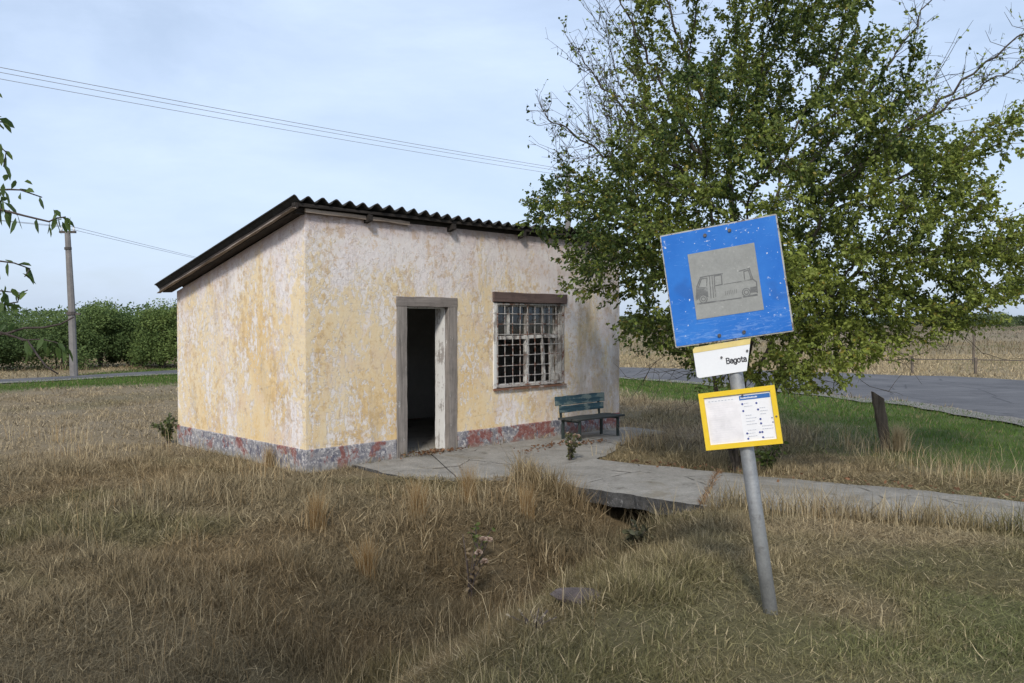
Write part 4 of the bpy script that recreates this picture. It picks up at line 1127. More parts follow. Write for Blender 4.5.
def near_tree():
    """tree just outside the left edge of the photo whose twigs reach into it"""
    T0 = np.array([-3.05, .35, 0.02])
    root = empty('fruit_tree', tuple(T0)); tag(root, 'leafy fruit tree whose long drooping twigs reach in at the left edge', 'tree')
    cl = []
    while len(cl) < 200:
        d = RNG.normal(size=3); d /= np.linalg.norm(d); p = np.array([-2.0, .0, 3.75]) + d * RNG.uniform(.2, 1) ** .5 * np.array([2.1, 1.9, 1.35])
        if p[1] > 0 and p[2] < 2.35 + .48 * p[1]: continue       # stays clear of the view
        cl.append(p)
    attr = np.concatenate([c + RNG.normal(size=(6, 3)) * .2 for c in cl])
    seeds = [(T0 - np.array([0, 0, .3]), -1)]; prev = 0
    for k in range(1, 12):
        seeds.append((T0 + np.array([.02 * k, -.01 * k, -.3 + .17 * k]) + RNG.normal(size=3) * .012, prev)); prev = len(seeds) - 1
    nodes, par = colonize(seeds, attr, .15, 1.6, .3, 90)
    mb = MB(); rad, ch = branch_tubes(mb, nodes, par, .004, 2.2, .10)
    P = []; D = []
    for k in np.where(rad < .011)[0]:
        p = nodes[k]; d0 = p - nodes[par[k]]; d0 /= np.linalg.norm(d0) + 1e-9
        for _ in range(4):
            d = d0 * .5 + RNG.normal(size=3) * .6; d /= np.linalg.norm(d); ln = RNG.uniform(.1, .3)
            mb.tube([p, p + d * ln], [.003, .002], 3, cap=False)
            for q_ in range(RNG.integers(4, 8)): P.append(p + d * ln * RNG.uniform(.2, 1)); D.append(d * .4 + RNG.normal(size=3) * .6 + np.array([0, 0, -.4]))
    # the twigs seen in the photo: world points about 2.6 m ahead, 1.5 m to the left
    def twig(pts, r, leaves):
        r *= .55
        pts = [np.array(p) for p in pts]
        mb.tube(pts, list(np.linspace(r, r * .45, len(pts))), 6)
        if pts[0][0] < -2.3:                                    # joins a limb of the tree, with leafy side shoots outside the photo
            z0 = min(max(pts[0][2] - .45, 1.35), 1.75); a_ = T0 + np.array([.18, -.09, z0]); c_ = (a_ + pts[0]) / 2 + np.array([-.05, .05, .1])
            mb.tube([a_, c_, pts[0]], [.02, .012, r], 6)
            for q_ in range(16):
                f_ = RNG.uniform(0, 1.55); p_ = c_ + (pts[0] - c_) * f_ * 2 if f_ < .5 else (pts[0] + (pts[1] - pts[0]) * (f_ - .5))
                d_ = RNG.normal(size=3) * np.array([.7, .7, .5]) + np.array([-.5, -.3, 0]); d_ /= np.linalg.norm(d_); l_ = RNG.uniform(.08, .26)
                mb.tube([p_, p_ + d_ * l_], [.0028, .0016], 3, cap=False)
                for _ in range(6): P.append(p_ + d_ * l_ * RNG.uniform(.1, 1.05)); D.append(d_ * .5 + RNG.normal(size=3) * .5 + np.array([0, 0, -.6]))
        for k, (dx, dz) in leaves:
            i0 = min(int(k), len(pts) - 2); p = pts[i0] + (pts[i0 + 1] - pts[i0]) * (k - i0)
            P.append(p); D.append(np.array([dx, RNG.uniform(-.5, .5), dz]))
            if RNG.random() < .6: P.append(p + RNG.normal(size=3) * .012); D.append(np.array([dx * .6 - .35 * RNG.random(), RNG.uniform(-.8, .8), dz * .8 + RNG.normal() * .3]))
    def w(px, py, d=2.6): # design grid of the twig sketch -> metres
        return ((px - 512) / 855 * d, d + (px * 7 % 13 - 6) * .006, 1.75 + (322.5 - py) / 855 * d)
    inner = (-2.5, 1.5, 3.1)
    twig([inner, w(-60, 130), w(-30, 95), w(-6, 86)], .008, [(2.2, (.6, -.3)), (2.9, (.9, -.8)), (2.6, (.3, .4)), (1.5, (.5, -.6))])
    twig([inner, w(-70, 165), w(-40, 135), w(-12, 122), w(8, 124)], .008, [(2.3, (.3, -.9)), (3.1, (.8, .6)), (3.5, (.9, -.4)), (3.9, (1, -.2)), (3.95, (.7, -.75)), (2.8, (.3, -.9)), (1.6, (.5, -.6))])
    twig([(-2.4, 1.5, 2.6), w(-80, 222), w(-40, 205), w(-10, 190), w(12, 190), w(28, 192), w(37, 196)], .008, [(2.5, (.5, -.8)), (3.0, (.5, .7)), (3.3, (.8, -.6)), (3.7, (.2, -1)), (4.1, (.3, .8)), (4.6, (.9, .2)), (5.2, (.8, .1)), (5.9, (.5, -.9)), (3.1, (-.2, -1)), (2.2, (.3, -.9)), (1.4, (.2, -.9))])
    twig([(-2.4, 1.5, 2.5), w(-90, 225), w(-40, 205), w(-6, 208), w(15, 213), w(30, 217), w(46, 221), w(60, 219), w(66, 217)], .009, [(2.3, (.2, -1)), (2.9, (.1, -1)), (3.3, (.35, -.9)), (3.8, (.1, -1)), (4.2, (-.1, -1)), (4.6, (.3, -.9)), (5.5, (.4, -.9)), (6.1, (.0, -1)), (6.4, (.3, .8)), (6.9, (.2, -1)), (7.2, (.5, -.85)), (7.6, (.8, -.5)), (7.9, (.5, -.8)), (7.5, (-.4, .8)), (7.0, (-.2, -.9))])
    twig([(-2.4, 1.6, 2.3), w(-80, 255), w(-30, 258), w(0, 261), w(14, 263), w(24, 268), w(30, 277)], .007, [(2.4, (.3, -.9)), (3.2, (.1, -1)), (3.7, (.1, -1)), (4.2, (.8, .1)), (4.7, (.4, -.9)), (5.2, (.3, -.9)), (5.7, (.7, -.5)), (2.8, (0, -1))])
    twig([(-2.4, 1.6, 2.1), w(-70, 286), w(-20, 288), w(4, 291), w(18, 293), w(27, 290)], .006, [(2.3, (.5, -.7)), (3.2, (.2, -.9)), (1.5, (.2, -.9))])
    twig([(-2.5, 1.6, 1.9), w(-70, 312), w(-20, 306), w(4, 305), w(16, 302), w(26, 297)], .006, [(2.6, (.8, .2)), (3.2, (.9, .1)), (3.8, (.4, -.8)), (4.2, (.2, .9)), (4.7, (-.2, .95)), (4.9, (.3, .9)), (3.5, (.4, -.7)), (2.9, (.4, -.8))])
    twig([(-2.5, 1.7, 1.7), w(-80, 345), w(-20, 338), w(5, 333), w(20, 328), w(42, 327.5), w(62, 324), w(75, 317)], .009, [(2.2, (.6, .5)), (3.0, (.4, .8))])
    twig([(-2.5, 1.7, 1.68), w(-80, 330), w(-20, 330), w(4, 332), w(22, 341), w(36, 352), w(52, 366), w(60, 374)], .009, [(2.5, (.5, -.7)), (4.1, (.4, -.9)), (3.0, (.3, .8))])
    twig([w(14, 337), w(28, 340), w(45, 339), w(58, 342), w(66, 347)], .004, [(1.2, (.2, -1)), (2.2, (.0, -1)), (3.0, (-.5, -.8)), (3.9, (.4, -.9)), (3.7, (.2, -1)), (3.2, (.7, -.4))])
    twig([(-2.4, 1.5, 2.9), w(-70, 130), w(-30, 145), w(-6, 142), w(5, 152), w(8, 168)], .006, [(2.2, (.5, -.6)), (2.8, (.5, .5)), (3.2, (.3, -.9)), (3.8, (.7, -.6)), (4.2, (.2, -1)), (4.8, (.4, -.9)), (2.5, (.2, -.9))])
    twig([(-2.4, 1.5, 2.6), w(-60, 200), w(-24, 196), w(-4, 200), w(8, 203)], .006, [(2.4, (.3, -.9)), (3.1, (.5, .3)), (3.6, (.2, -1)), (3.9, (.7, -.6)), (2.9, (.1, -1))])
    twig([(-2.4, 1.6, 2.0), w(-60, 300), w(-24, 296), w(-6, 300), w(6, 305)], .006, [(2.3, (.3, -.9)), (2.8, (.5, .6)), (3.3, (.3, -.9)), (3.7, (.7, -.6)), (3.95, (.3, .9))])
    mb.v = [tuple(np.array(v) - T0) for v in mb.v]
    mb.build('trunk', M['twig'], root, smooth=True)
    P = np.array(P) - T0; D = np.array(D); n = len(P)
    t = np.clip(RNG.normal(.45, .3, n), 0, 1)[:, None]
    col = np.array([.060, .105, .032]) * (1 - t) + np.array([.16, .225, .06]) * t
    leaf_mesh('crown', P, D, RNG.uniform(.030, .048, n), col, M['leaf_near'], root, aspect=.42, fold=.35, droop=.5)
    print('NEAR leaves', n)
near_tree()

# hedge of bushes beyond the left road
def bush_mesh(h, w, n, size, dark, light, seed, feathery=False, stems=5):
    rng = np.random.default_rng(seed)
    nb = 44; cl = []
    for k in range(nb):
        a = rng.uniform(0, 2 * math.pi); z = rng.uniform(.12, .98) ** .8 * h; rr_ = w * .5 * math.sqrt(max(.05, 1 - ((z / h - .42) / .62) ** 2)) * rng.uniform(.3, 1)
        cl.append((rr_ * math.cos(a) * rng.uniform(.7, 1.35), rr_ * math.sin(a), z * rng.uniform(.72, 1.16)))
    cl = np.array(cl); k = rng.integers(0, nb, n)
    P = cl[k] + rng.normal(size=(n, 3)) * np.array([.15, .15, .13]) * w * .6 * rng.uniform(.5, 1.3, (nb, 1))[k]
    if feathery:
        m = rng.random(n) < .3; P[m, 2] += rng.uniform(0, .35, m.sum()) * h * .6 * (rng.random(m.sum()) < .4)
    P[:, 2] = np.maximum(np.minimum(P[:, 2], h * 1.22), .06)
    t = np.clip(.5 + (cl[k, 2] / h - .5) * .2 + rng.normal(size=n) * .25 + (vnoise(k * 3.7, k * 1.3, seed) - .5) * .8, 0, 1)[:, None]
    col = np.array(dark) * (1 - t) + np.array(light) * t
    mb = MB()
    for s_ in range(stems):
        a = rng.uniform(0, 6.28); r_ = rng.uniform(.05, .3) * w * .5
        e = cl[rng.integers(0, nb)]
        mb.tube([(r_ * math.cos(a) * .5, r_ * math.sin(a) * .5, -.2), (r_ * math.cos(a), r_ * math.sin(a), h * .3), tuple(e)], [.05, .035, .012], 5)
    return P, col, mb, np.full(n, size) * rng.uniform(.7, 1.3, n)
def bush(name, label, loc, h, w, n, size, dark, light, seed, feathery=False, cat='bush', group=None, stems=5):
    root = empty(name, loc); tag(root, label, cat, group)
    P, col, mb, s_ = bush_mesh(h, w, n, size, dark, light, seed, feathery, stems)
    mb.build('trunk', M['bark'], root)
    card_mesh('crown', P, s_, col, M['leaf_far'], root)
    return root
DK = (.062, .098, .036); MD = (.105, .155, .052); LT = (.145, .20, .065)
GH = 'bushes along the far side of the left road'
HB = [('broad dark bush at the far left end of the hedge behind the leafy twigs', -19.6, 31.2, 1.85, 3.8, DK, MD),
      ('dense green bush second from the left behind the leafy twigs', -17.3, 32.6, 1.8, 3.4, DK, LT),
      ('feathery bush with airy top just left of the concrete utility pole', -16.2, 33.6, 2.3, 2.4, MD, LT),
      ('narrow dull bush right behind the concrete utility pole', -15.0, 34.2, 1.75, 2.2, DK, MD),
      ('tall rounded light green bush just right of the concrete utility pole', -13.5, 32.9, 2.2, 2.3, (.085, .13, .04), (.185, .24, .07)),
      ('spreading mid green bush between the tall rounded bush and the building', -12.3, 35.8, 1.7, 3.2, DK, (.10, .155, .045)),
      ('dark bush half hidden behind the left corner of the building', -11.2, 34.6, 2.2, 2.5, DK, MD)]
for k, (lab, x, y, h, w_, d_, l_) in enumerate(HB):
    bush('roadside_bush', lab, (x, y, -.02), h, w_, 22000, .085, d_, l_, 40 + k, feathery=False, group=GH)
bush('roadside_bush', 'pale green rounded bush far off beyond the field by the distant trees', (161, 282, 0), 4.2, 8, 3000, .4, (.10, .14, .06), (.17, .21, .085), 77)

def wood(name, label, x0, x1, y0, y1, h0, h1, n, size, seed, dark, light):
    rng = np.random.default_rng(seed)
    x = rng.uniform(x0, x1, n); y = rng.uniform(y0, y1, n)
    hh = h0 + (h1 - h0) * fbm(x, y * .3, 3.5 / max(h1 * 2.2, 1) * .5, seed)
    z = hh * rng.uniform(0, 1, n) ** .7
    t = np.clip(fbm(x, z * 2, .8 / h1 * 2, seed + 3) * 1.3 - .15 + rng.normal(size=n) * .2, 0, 1)[:, None]
    col = np.array(dark) * (1 - t) + np.array(light) * t
    o = card_mesh(name, np.stack([x, y, z], 1), rng.uniform(.7, 1.3, n) * size, col, M['leaf_far'])
    tag(o, label, 'woodland', kind='stuff'); return o
wood('woodland', 'low belt of dark green trees closing the view behind the left bushes', -62, 2, 40, 60, 1.9, 3.1, 70000, .17, 5, DK, MD)
wood('woodland', 'thin belt of bluish trees on the horizon beyond the right field', 20, 520, 425, 470, 2.5, 7.5, 22000, 1.7, 6, (.035, .055, .028), (.085, .11, .05))

# ================================================================== GRASS
def blades(name, x, y, length, width, lean, bend, col, label, cat='grass', z=None, mat='grass', kind='stuff', azim=None):
    n = len(x)
    z = ground_z(x, y) - .01 if z is None else z
    ph = RNG.uniform(0, 2 * math.pi, n) if azim is None else azim
    th0 = np.clip(lean, 0, 1.45); th1 = np.clip(lean + bend, 0, 1.9)
    d0 = np.stack([np.sin(th0) * np.cos(ph), np.sin(th0) * np.sin(ph), np.cos(th0)], 1); d1 = np.stack([np.sin(th1) * np.cos(ph), np.sin(th1) * np.sin(ph), np.cos(th1)], 1)
    b = np.stack([x, y, z], 1); m = b + d0 * (length * .5)[:, None]; t = m + d1 * (length * .5)[:, None]
    a2 = RNG.uniform(0, math.pi, n); wv = np.stack([np.cos(a2), np.sin(a2), RNG.uniform(-.2, .2, n)], 1) * (width * .5)[:, None]
    V = np.stack([b - wv, b + wv, m + wv * .75, m - wv * .75, t], 1).reshape(-1, 3)
    i5 = np.arange(n)[:, None] * 5
    o = mesh_np(name, V, i5 + np.array([0, 1, 2, 3]), i5 + np.array([3, 2, 4]), M[mat], np.repeat(col, 5, 0))
    if label: tag(o, label, cat, kind=kind)
    return o
def scatter(n, y0, y1, xpad=.68, x_extra=.8):
    y = np.sqrt(RNG.uniform(y0 ** 2, y1 ** 2, n)); x = RNG.uniform(-1, 1, n) * (xpad * y + x_extra)
    return x, y
def free(x, y, grow=0.0):
    s, t = bld(x, y)
    k = ~((s > -.02) & (s < WID + .02) & (t > -.02) & (t < DEP + .02))
    edge = (fbm(x, y, 3.0, 44) - .5) * .30
    dp = line_dist(x, y, np.array(PATH_NEAR)); 
    k &= ~(inside(x, y, PATH_POLY) & ~((line_dist(x, y, np.array(PATH_FAR)) < .10 + edge)))
    k &= ~(inside(x, y, APRON_POLY) & (line_dist(x, y, np.vstack([APRON_POLY])) > .06 + edge * .8))
    k &= np.hypot((x - .39) / 1.15, y - 4.82) > .125
    k &= ~(inside(x, y, ROAD_POLY) & (line_dist(x, y, RN[::2]) > .10 + edge))
    return k
def jitter_cols(x, y, amt=.38, straw=.16, dark=.20):
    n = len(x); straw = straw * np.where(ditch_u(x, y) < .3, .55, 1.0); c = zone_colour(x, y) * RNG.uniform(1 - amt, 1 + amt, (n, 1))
    c = np.where((RNG.random(n) < straw)[:, None], STRAW * RNG.uniform(.75, 1.15, (n, 1)) * .7 + c * .3, c)
    c = np.where((RNG.random(n) < dark)[:, None], c * .5, c)
    return np.clip(c * 1.05, 0, .8)

def near_grass(n, y0, y1, wmul, lmul, name, label):
    x, y = scatter(n, y0, y1)
    k = free(x, y) & ~((RNG.random(len(x)) < lawn_mask(x, y) * 1.6 - .2) & (y > 9)); x = x[k]; y = y[k]; n = len(x)
    u = ditch_u(x, y); lw = lawn_mask(x, y)
    mown = np.maximum(lw * (y > 7), .75 * sstep(1.2, 2.4, u) * sstep(8, 6, y))
    bare = fbm(x, y, 1.7, 137); k = RNG.random(n) < .25 + .75 * sstep(.30, .44, bare); x = x[k]; y = y[k]; n = len(x); u = u[k]; lw = lw[k]; mown = mown[k]
    clump = fbm(x, y, 2.3, 131); cl2 = fbm(x, y, .8, 133)
    ln = (.085 + .13 * sstep(.40, .70, clump) + .07 * sstep(.45, .7, cl2) + .05 * np.exp(-((u + .1) / .7) ** 2)) * (1 - .66 * mown) * (.8 + .2 * sstep(5, 8, y)) * (1 - .48 * sstep(9.5, 12.5, y) * sstep(-1.5, -3, x)) * (1 - .35 * sstep(8, 9.5, y) * sstep(0, 1.2, u)) * (.42 + .58 * sstep(.15, .9, np.minimum(line_dist(x, y, np.array(APRON_NEAR[:5])), line_dist(x, y, PATH_MID) - .65))) * RNG.uniform(.5, 1.25, n) * .86 * lmul
    upright = RNG.random(n) < (.14 + .25 * sstep(.55, .75, clump))
    lean = np.where(upright, np.abs(RNG.normal(.2, .3, n)), RNG.uniform(.5, 1.45, n))
    bend = RNG.uniform(-.3, 1.0, n)
    swirl = fbm(x, y, 2.2, 141) * 12 + RNG.normal(size=n) * 2.0
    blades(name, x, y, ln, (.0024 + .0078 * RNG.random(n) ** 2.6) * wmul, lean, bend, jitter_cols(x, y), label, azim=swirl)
near_grass(330000, 2.6, 6.6, 1.0, 1.0, 'dry_grass', 'matted dry brown grass filling the foreground and the ditch')
near_grass(230000, 6.6, 11.5, 1.5, 1.05, 'dry_grass', 'dry tan grass growing on the bank before the building')
near_grass(170000, 11.5, 21, 2.7, 1.15, 'dry_grass', 'dry straw coloured grass on the level ground around the building')
near_grass(120000, 21, 46, 6.0, 1.25, 'field_grass', 'mixed green and dry grass along both sides of the road')

# flattened thatch between the standing blades
x, y = scatter(200000, 2.6, 9.5); k = free(x, y); x = x[k]; y = y[k]; n = len(x)
blades('thatch', x, y, RNG.uniform(.04, .13, n), (.002 + .005 * RNG.random(n) ** 2) * np.clip(y / 5, .8, 1.8), RNG.uniform(1.05, 1.5, n), RNG.uniform(-.3, .5, n), jitter_cols(x, y, .45, .12, .30), 'flattened dead grass lying between the standing blades', z=ground_z(x, y) + RNG.uniform(0, .03, n))
# grass leaning over the path edges and out of its joints
n = 9000; i_ = RNG.integers(0, len(PATH_NEAR) - 1, n); f_ = RNG.random(n); PNA = np.array(PATH_NEAR); q_ = PNA[i_] * (1 - f_)[:, None] + PNA[i_ + 1] * f_[:, None]
off = np.abs(RNG.normal(0, .10, n)); x = q_[:, 0] - .55 * off - .02; y = q_[:, 1] - .83 * off - .02; k = RNG.random(n) < sstep(.36, .6, fbm(x, y, 2.4, 191)) * np.where((x > .75) & (x < 1.75), .2, 1); x = x[k]; y = y[k]; n = len(x)
blades('dry_grass', x, y, RNG.uniform(.14, .42, n) * (.7 + .6 * fbm(x, y, 3, 192)), (.003 + .006 * RNG.random(n) ** 2) * 1.2, np.abs(RNG.normal(.3, .3, n)), RNG.uniform(0, .8, n), jitter_cols(x, y, .38, .4, .1), 'longer dry grass leaning against the near edge of the concrete path')
PFA = np.array(PATH_FAR); xs = []; 
for c_ in (.335, .74):
    k_ = c_ * (len(PATH_NEAR) - 1); i0 = int(k_); f0 = k_ - i0; a_ = PNA[i0] * (1 - f0) + PNA[i0 + 1] * f0; b_ = PFA[i0] * (1 - f0) + PFA[i0 + 1] * f0
    t_ = RNG.random(700); xs.append(a_ + (b_ - a_) * t_[:, None] + RNG.normal(size=(700, 2)) * .018)
xs = np.concatenate(xs); n = len(xs)
blades('joint_grass', xs[:, 0], xs[:, 1], RNG.uniform(.03, .09, n), RNG.uniform(.004, .010, n), RNG.uniform(.2, 1.4, n), RNG.uniform(0, .6, n), np.array([.24, .15, .085]) * RNG.uniform(.5, 1.6, (n, 1)), 'short brown dead grass filling the joints of the concrete path', z=np.full(n, .045))

# mown lawn beside the road: short and dense
x, y = scatter(380000, 9, 34, .70, 1); k = free(x, y) & (RNG.random(len(x)) < lawn_mask(x, y)); x = x[k]; y = y[k]; n = len(x)
c = GREEN * RNG.uniform(.6, 1.35, (n, 1)) * (.8 + .5 * fbm(x, y, .8, 81)[:, None]); c = np.where((RNG.random(n) < .12)[:, None], TAN * .8, c)
blades('green_lawn', x, y, RNG.uniform(.04, .11, n), RNG.uniform(.006, .012, n) * np.clip(y / 14, .7, 2), RNG.uniform(0, .8, n), RNG.uniform(0, .6, n), c, 'short green mown grass along the near edge of the road')

# tall standing dead stalks, thin and pale
x, y = scatter(26000, 3.0, 13); k = free(x, y); x = x[k]; y = y[k]
pr = sstep(.55, .72, fbm(x, y, 1.1, 151)) * np.where(x < -2, .7, 1) * (1 - .8 * sstep(1.6, 2.6, ditch_u(x, y)) * (y < 8)) * (1 - lawn_mask(x, y) * (y > 8))
k = RNG.random(len(x)) < pr; x = x[k]; y = y[k]; n = len(x)
c = STRAW * RNG.uniform(.55, 1.15, (n, 1)); c = np.where((RNG.random(n) < .3)[:, None], RUST * 1.5, c)
blades('dead_stalks', x, y, RNG.uniform(.20, .46, n), RNG.uniform(.002, .004, n) * np.clip(y / 6, .8, 2), np.abs(RNG.normal(.12, .22, n)), RNG.uniform(.0, .7, n), c, 'thin pale dead grass stalks standing above the matted grass')

# tall dry verge beyond the road on the right and field tussocks
n = 60000; x = RNG.uniform(-30, 60, n); y = RNG.uniform(24, 75, n)
outp = np.vstack([RF, [(60, -8), (400, 300), (-400, 300), (-60, 12)]])
k = inside(x, y, outp) & (np.abs(x) < .8 * y); x = x[k]; y = y[k]; n = len(x)
dv = line_dist(x, y, RF[::2]); k = (RNG.random(n) < np.where(dv < 4, 1, .55)); x = x[k]; y = y[k]; dv = dv[k]; n = len(x)
c = jitter_cols(x, y, .3, .12, .12) * .85
left = x < -6
c = np.where(left[:, None], c * .8, c); bq = sstep(.45, .6, fbm(x * .25, y, .12, 163))[:, None]; c = c * (.62 + .45 * bq); gk = ((fbm(x * .4, y, .2, 165) > .60) & (dv > 3))[:, None]; c = np.where(gk, c * .45 + np.array([.06, .075, .03]), c)
blades('field_grass', x, y, (.16 + .24 * sstep(.45, .7, fbm(x, y, .4, 161))) * RNG.uniform(.6, 1.3, n) * np.where(dv < .8, .5, 1), RNG.uniform(.012, .03, n) * np.clip(y / 30, 1, 2.5), RNG.uniform(0, .7, n), RNG.uniform(0, .8, n), c, 'tall straw coloured grass in the field beyond the road')
n = 60000; x = RNG.uniform(5, 330, n); y = RNG.uniform(70, 400, n); k = (x < .85 * y); x = x[k]; y = y[k]; n = len(x)
bnd = sstep(.42, .62, fbm(x * .12, y, .035, 171))[:, None]
c = (np.array([.33, .27, .195]) * bnd + np.array([.20, .17, .12]) * (1 - bnd)) * RNG.uniform(.7, 1.15, (n, 1)); gk = (fbm(x * .3, y, .06, 173) > .60)[:, None]; c = np.where(gk, c * .5 + np.array([.07, .085, .04]), c)
blades('field_grass', x, y, RNG.uniform(.2, .5, n), RNG.uniform(.05, .10, n) * (y / 70), RNG.uniform(0, .7, n), RNG.uniform(0, .8, n), c, 'pale stubble of the wide field running to the horizon')

# countable tawny tufts on the bank
GT = 'tawny feathery grass tufts on the bank before the building'
TUF = [(-1.66, 7.25, .36, 'tawny grass tuft below the near corner of the building'), (-1.10, 6.50, .34, 'tawny grass tuft lowest on the ditch bank, in front of the others'), (-.85, 7.60, .40, 'tawny grass tuft on the bank straight below the doorway'),
       (-.42, 8.25, .44, 'tallest tawny grass tuft at the edge of the apron right of the doorway'), (.14, 8.05, .36, 'tawny grass tuft below the start of the concrete path'), (-2.95, 10.35, .30, 'pale grass tuft against the left wall of the building')]
for tx, ty, th, lab in TUF:
    n = 420; a = RNG.uniform(0, 6.28, n); r_ = np.abs(RNG.normal(0, .035, n)); x = tx + r_ * np.cos(a); y = ty + r_ * np.sin(a)
    c = np.array([.36, .23, .10]) * RNG.uniform(.6, 1.2, (n, 1)); c = np.where((RNG.random(n) < .3)[:, None], STRAW * .8, c)
    o = blades('grass_tuft', x, y, th * RNG.uniform(.5, 1.15, n), RNG.uniform(.002, .004, n), np.abs(RNG.normal(.05, .16, n)), RNG.uniform(0, .45, n), c, None)
    tag(o, lab, 'grass tuft', GT)
# straw tuft round the leaning post
n = 500; a = RNG.uniform(0, 6.28, n); r_ = np.abs(RNG.normal(0, .05, n)); x = 5.22 + r_ * np.cos(a); y = 11.5 + r_ * np.sin(a)
o = blades('grass_tuft', x, y, .42 * RNG.uniform(.5, 1.1, n), RNG.uniform(.004, .007, n), np.abs(RNG.normal(.08, .2, n)), RNG.uniform(0, .5, n), STRAW * RNG.uniform(.6, 1.1, (n, 1)), None)
tag(o, 'straw coloured grass tuft at the foot of the leaning wooden post', 'grass tuft')

# ================================================================== SMALL PLANTS, STONE, LITTER
def small_plant(name, label, loc, h, spread, stems, leaf, n_leaf, dark, light, cat='plant', blooms=None):
    root = empty(name, loc); tag(root, label, cat)
    mb = MB(); P = []; D = []; tips = []
    for s_ in range(stems):
        a = RNG.uniform(0, 6.28); e = np.array([math.cos(a) * spread * RNG.uniform(.3, 1), math.sin(a) * spread * RNG.uniform(.3, 1), h * RNG.uniform(.55, 1)])
        m_ = e * np.array([.35, .35, .55]); mb.tube([(0, 0, -.03), tuple(m_), tuple(e)], [.006, .0045, .003], 5); tips.append(e)
        for k in range(n_leaf // stems):
            t = RNG.uniform(.15, 1.05); p = (m_ * 2 * t if t < .5 else m_ + (e - m_) * (t - .5) * 2); P.append(p); D.append(RNG.normal(size=3) + np.array([0, 0, .2]))
    mb.build('stem', M['twig'], root)
    n = len(P); t = RNG.random((n, 1)); col = np.array(dark) * (1 - t) + np.array(light) * t
    leaf_mesh('foliage', np.array(P), np.array(D), RNG.uniform(.7, 1.3, n) * leaf, col, M['leaf'], root)
    if blooms:
        for e in tips[:blooms]:
            m_ = 26; d = RNG.normal(size=(m_, 3)); d[:, 2] = np.abs(d[:, 2]); leaf_mesh('blossom', np.tile(e, (m_, 1)), d, np.full(m_, .035), np.array([.55, .42, .33]) * RNG.uniform(.7, 1.1, (m_, 1)), M['leaf'], root, aspect=.9)
    return root
small_plant('rose_bush', 'small rose bush with pale faded blooms before the bench', (.72, 10.62, .04), .34, .20, 9, .05, 190, (.04, .055, .02), (.14, .13, .06), 'bush', 5)
small_plant('weed', 'leafy green weed growing at the far left corner of the building', (-5.02, 12.45, 0), .40, .26, 14, .055, 320, (.05, .075, .025), (.13, .15, .05))
small_plant('weed', 'green weed sprouting on the ditch bank below the path', (-.28, 7.1, float(ground_z(-.28, 7.1))), .34, .12, 6, .04, 70, (.06, .09, .02), (.15, .17, .05))
small_plant('weed', 'dark green nettle clump behind the path right of the tree trunk', (3.0, 10.0, float(ground_z(3.0, 10.0))), .40, .25, 9, .06, 220, (.035, .06, .015), (.09, .12, .03))
small_plant('weed', 'leafy weed low on the ditch slope below the broken slab edge', (1.05, 7.2, float(ground_z(1.05, 7.2))), .22, .2, 8, .06, 150, (.05, .05, .03), (.13, .13, .07))
small_plant('thistle', 'dry brown thistle with whitish seed heads on the bank', (-.33, 6.55, float(ground_z(-.33, 6.55))), .52, .20, 8, .05, 60, (.13, .09, .05), (.28, .21, .12), 'plant', 4)
small_plant('thistle', 'small dead bleached thistle lying in the nearest grass', (.12, 4.35, float(ground_z(.12, 4.35))), .10, .14, 14, .018, 70, (.35, .29, .20), (.52, .44, .32), 'plant')

bm = bmesh.new(); bmesh.ops.create_icosphere(bm, subdivisions=4, radius=1)
for v in bm.verts:
    n_ = .75 + .5 * float(fbm(v.co.x * 1.0 + v.co.z + 3, v.co.y - v.co.z * .7 + 9, 1.3, 201)); v.co *= n_
    v.co.x *= .155 * (1 + .3 * v.co.y); v.co.y *= .12; v.co.z *= .035
me = bpy.data.meshes.new('stone'); bm.to_mesh(me); bm.free(); me.materials.append(M['stone'])
st = bpy.data.objects.new('stone', me); COL.objects.link(st); st.location = (.39, 4.86, float(ground_z(.39, 4.86)) + .012); st.rotation_euler = (.05, .1, .35)
tag(st, 'flat mauve grey stone half sunk in the foreground grass', 'stone')

# dead leaves on threshold, apron and path edge
P = []; 
for s, t, n in ((1.75, -.06, 70), (1.9, -.15, 60), (3.4, -.75, 50), (3.9, -1.0, 60), (2.9, -.9, 25)):
    for k in range(n):
        a = wpt(s + RNG.normal() * .22, t + RNG.normal() * .07); P.append((a[0], a[1], .062))
for k in range(160):
    i_ = RNG.integers(1, 8); f_ = RNG.random(); a = np.array(PATH_FAR[i_]) * (1 - f_) + np.array(PATH_FAR[i_ + 1]) * f_ + RNG.normal(size=2) * .10; P.append((a[0], a[1], .093))
P = np.array(P); n = len(P); D = RNG.normal(size=(n, 3)); D[:, 2] *= .15
leaf_mesh('litter', P, D, RNG.uniform(.03, .06, n), np.array([.20, .105, .055]) * RNG.uniform(.5, 1.5, (n, 1)), M['leaf'], None, droop=.0)
tag(bpy.data.objects['litter'], 'fallen brown leaves on the threshold and along the concrete edges', 'dead leaves', kind='stuff')

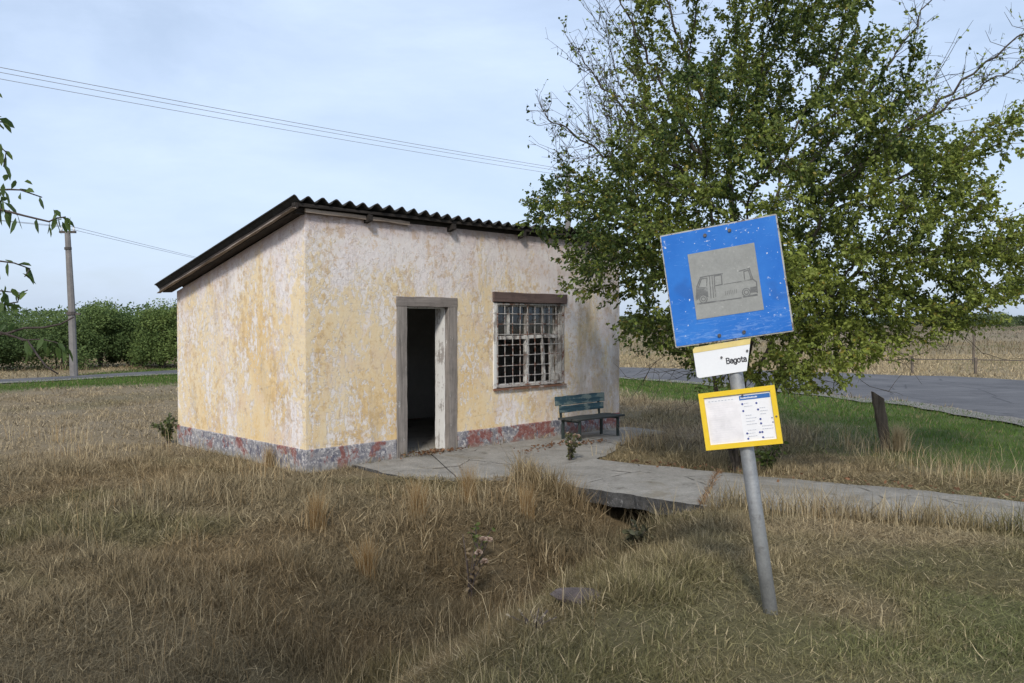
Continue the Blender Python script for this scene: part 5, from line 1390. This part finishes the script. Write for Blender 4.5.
# ================================================================== LIGHT, SKY, CAMERA
SUN_EL = 40; to_sun = Vector((-.16, -.98, 0)).normalized() * math.cos(R(SUN_EL)) + Vector((0, 0, math.sin(R(SUN_EL))))
ld = bpy.data.lights.new('sun', 'SUN'); ld.energy = 2.35; ld.angle = R(8); ld.color = (1, .945, .86)
lo = bpy.data.objects.new('sun', ld); COL.objects.link(lo); lo.rotation_euler = to_sun.to_track_quat('Z', 'Y').to_euler(); lo.location = (0, -5, 20)
w = bpy.data.worlds.new('World'); scene.world = w; w.use_nodes = True
h = NT(w.node_tree); bg = w.node_tree.nodes['Background']
sky = h.n.new('ShaderNodeTexSky'); sky.sky_type = 'NISHITA'; sky.sun_disc = False; sky.sun_elevation = R(SUN_EL); sky.sun_rotation = math.atan2(to_sun.x, to_sun.y); sky.air_density = 1.0; sky.dust_density = 2.2; sky.ozone_density = 1.0
v = h.coord('Generated', (1, 1, 2.6))
cl = h.noise(v, 2.1, 7, .58, .35); c2 = h.noise(h.coord('Generated', (1, 1, 3.5), (3, 1, 7)), 5.5, 6, .6, .2)
fac = h.math('ADD', h.ramp(cl, .38, .72), h.math('MULTIPLY', h.ramp(c2, .45, .75), .35), True)
fac = h.math('ADD', h.math('MULTIPLY', fac, .36), .56)
hz = h.mix(fac, sky.outputs['Color'], (5.6, 6.75, 8.7))
h.link(hz, bg.inputs['Color']); bg.inputs['Strength'].default_value = .112

cam = bpy.data.cameras.new('camera'); co = bpy.data.objects.new('camera', cam); COL.objects.link(co)
cam.sensor_width = 36; cam.lens = 855 / 1024 * 36; cam.clip_end = 6000; cam.clip_start = .05
co.location = (0, 0, 1.75); co.rotation_euler = (R(90) - math.atan(19 / 855), 0, 0)
scene.camera = co
scene.view_settings.view_transform = 'Standard'; scene.view_settings.look = 'None'; scene.view_settings.gamma = 1; scene.view_settings.exposure = .27
scene.cycles.max_bounces = 6; scene.cycles.transparent_max_bounces = 8; scene.cycles.use_denoising = True; scene.cycles.denoising_prefilter = 'NONE'
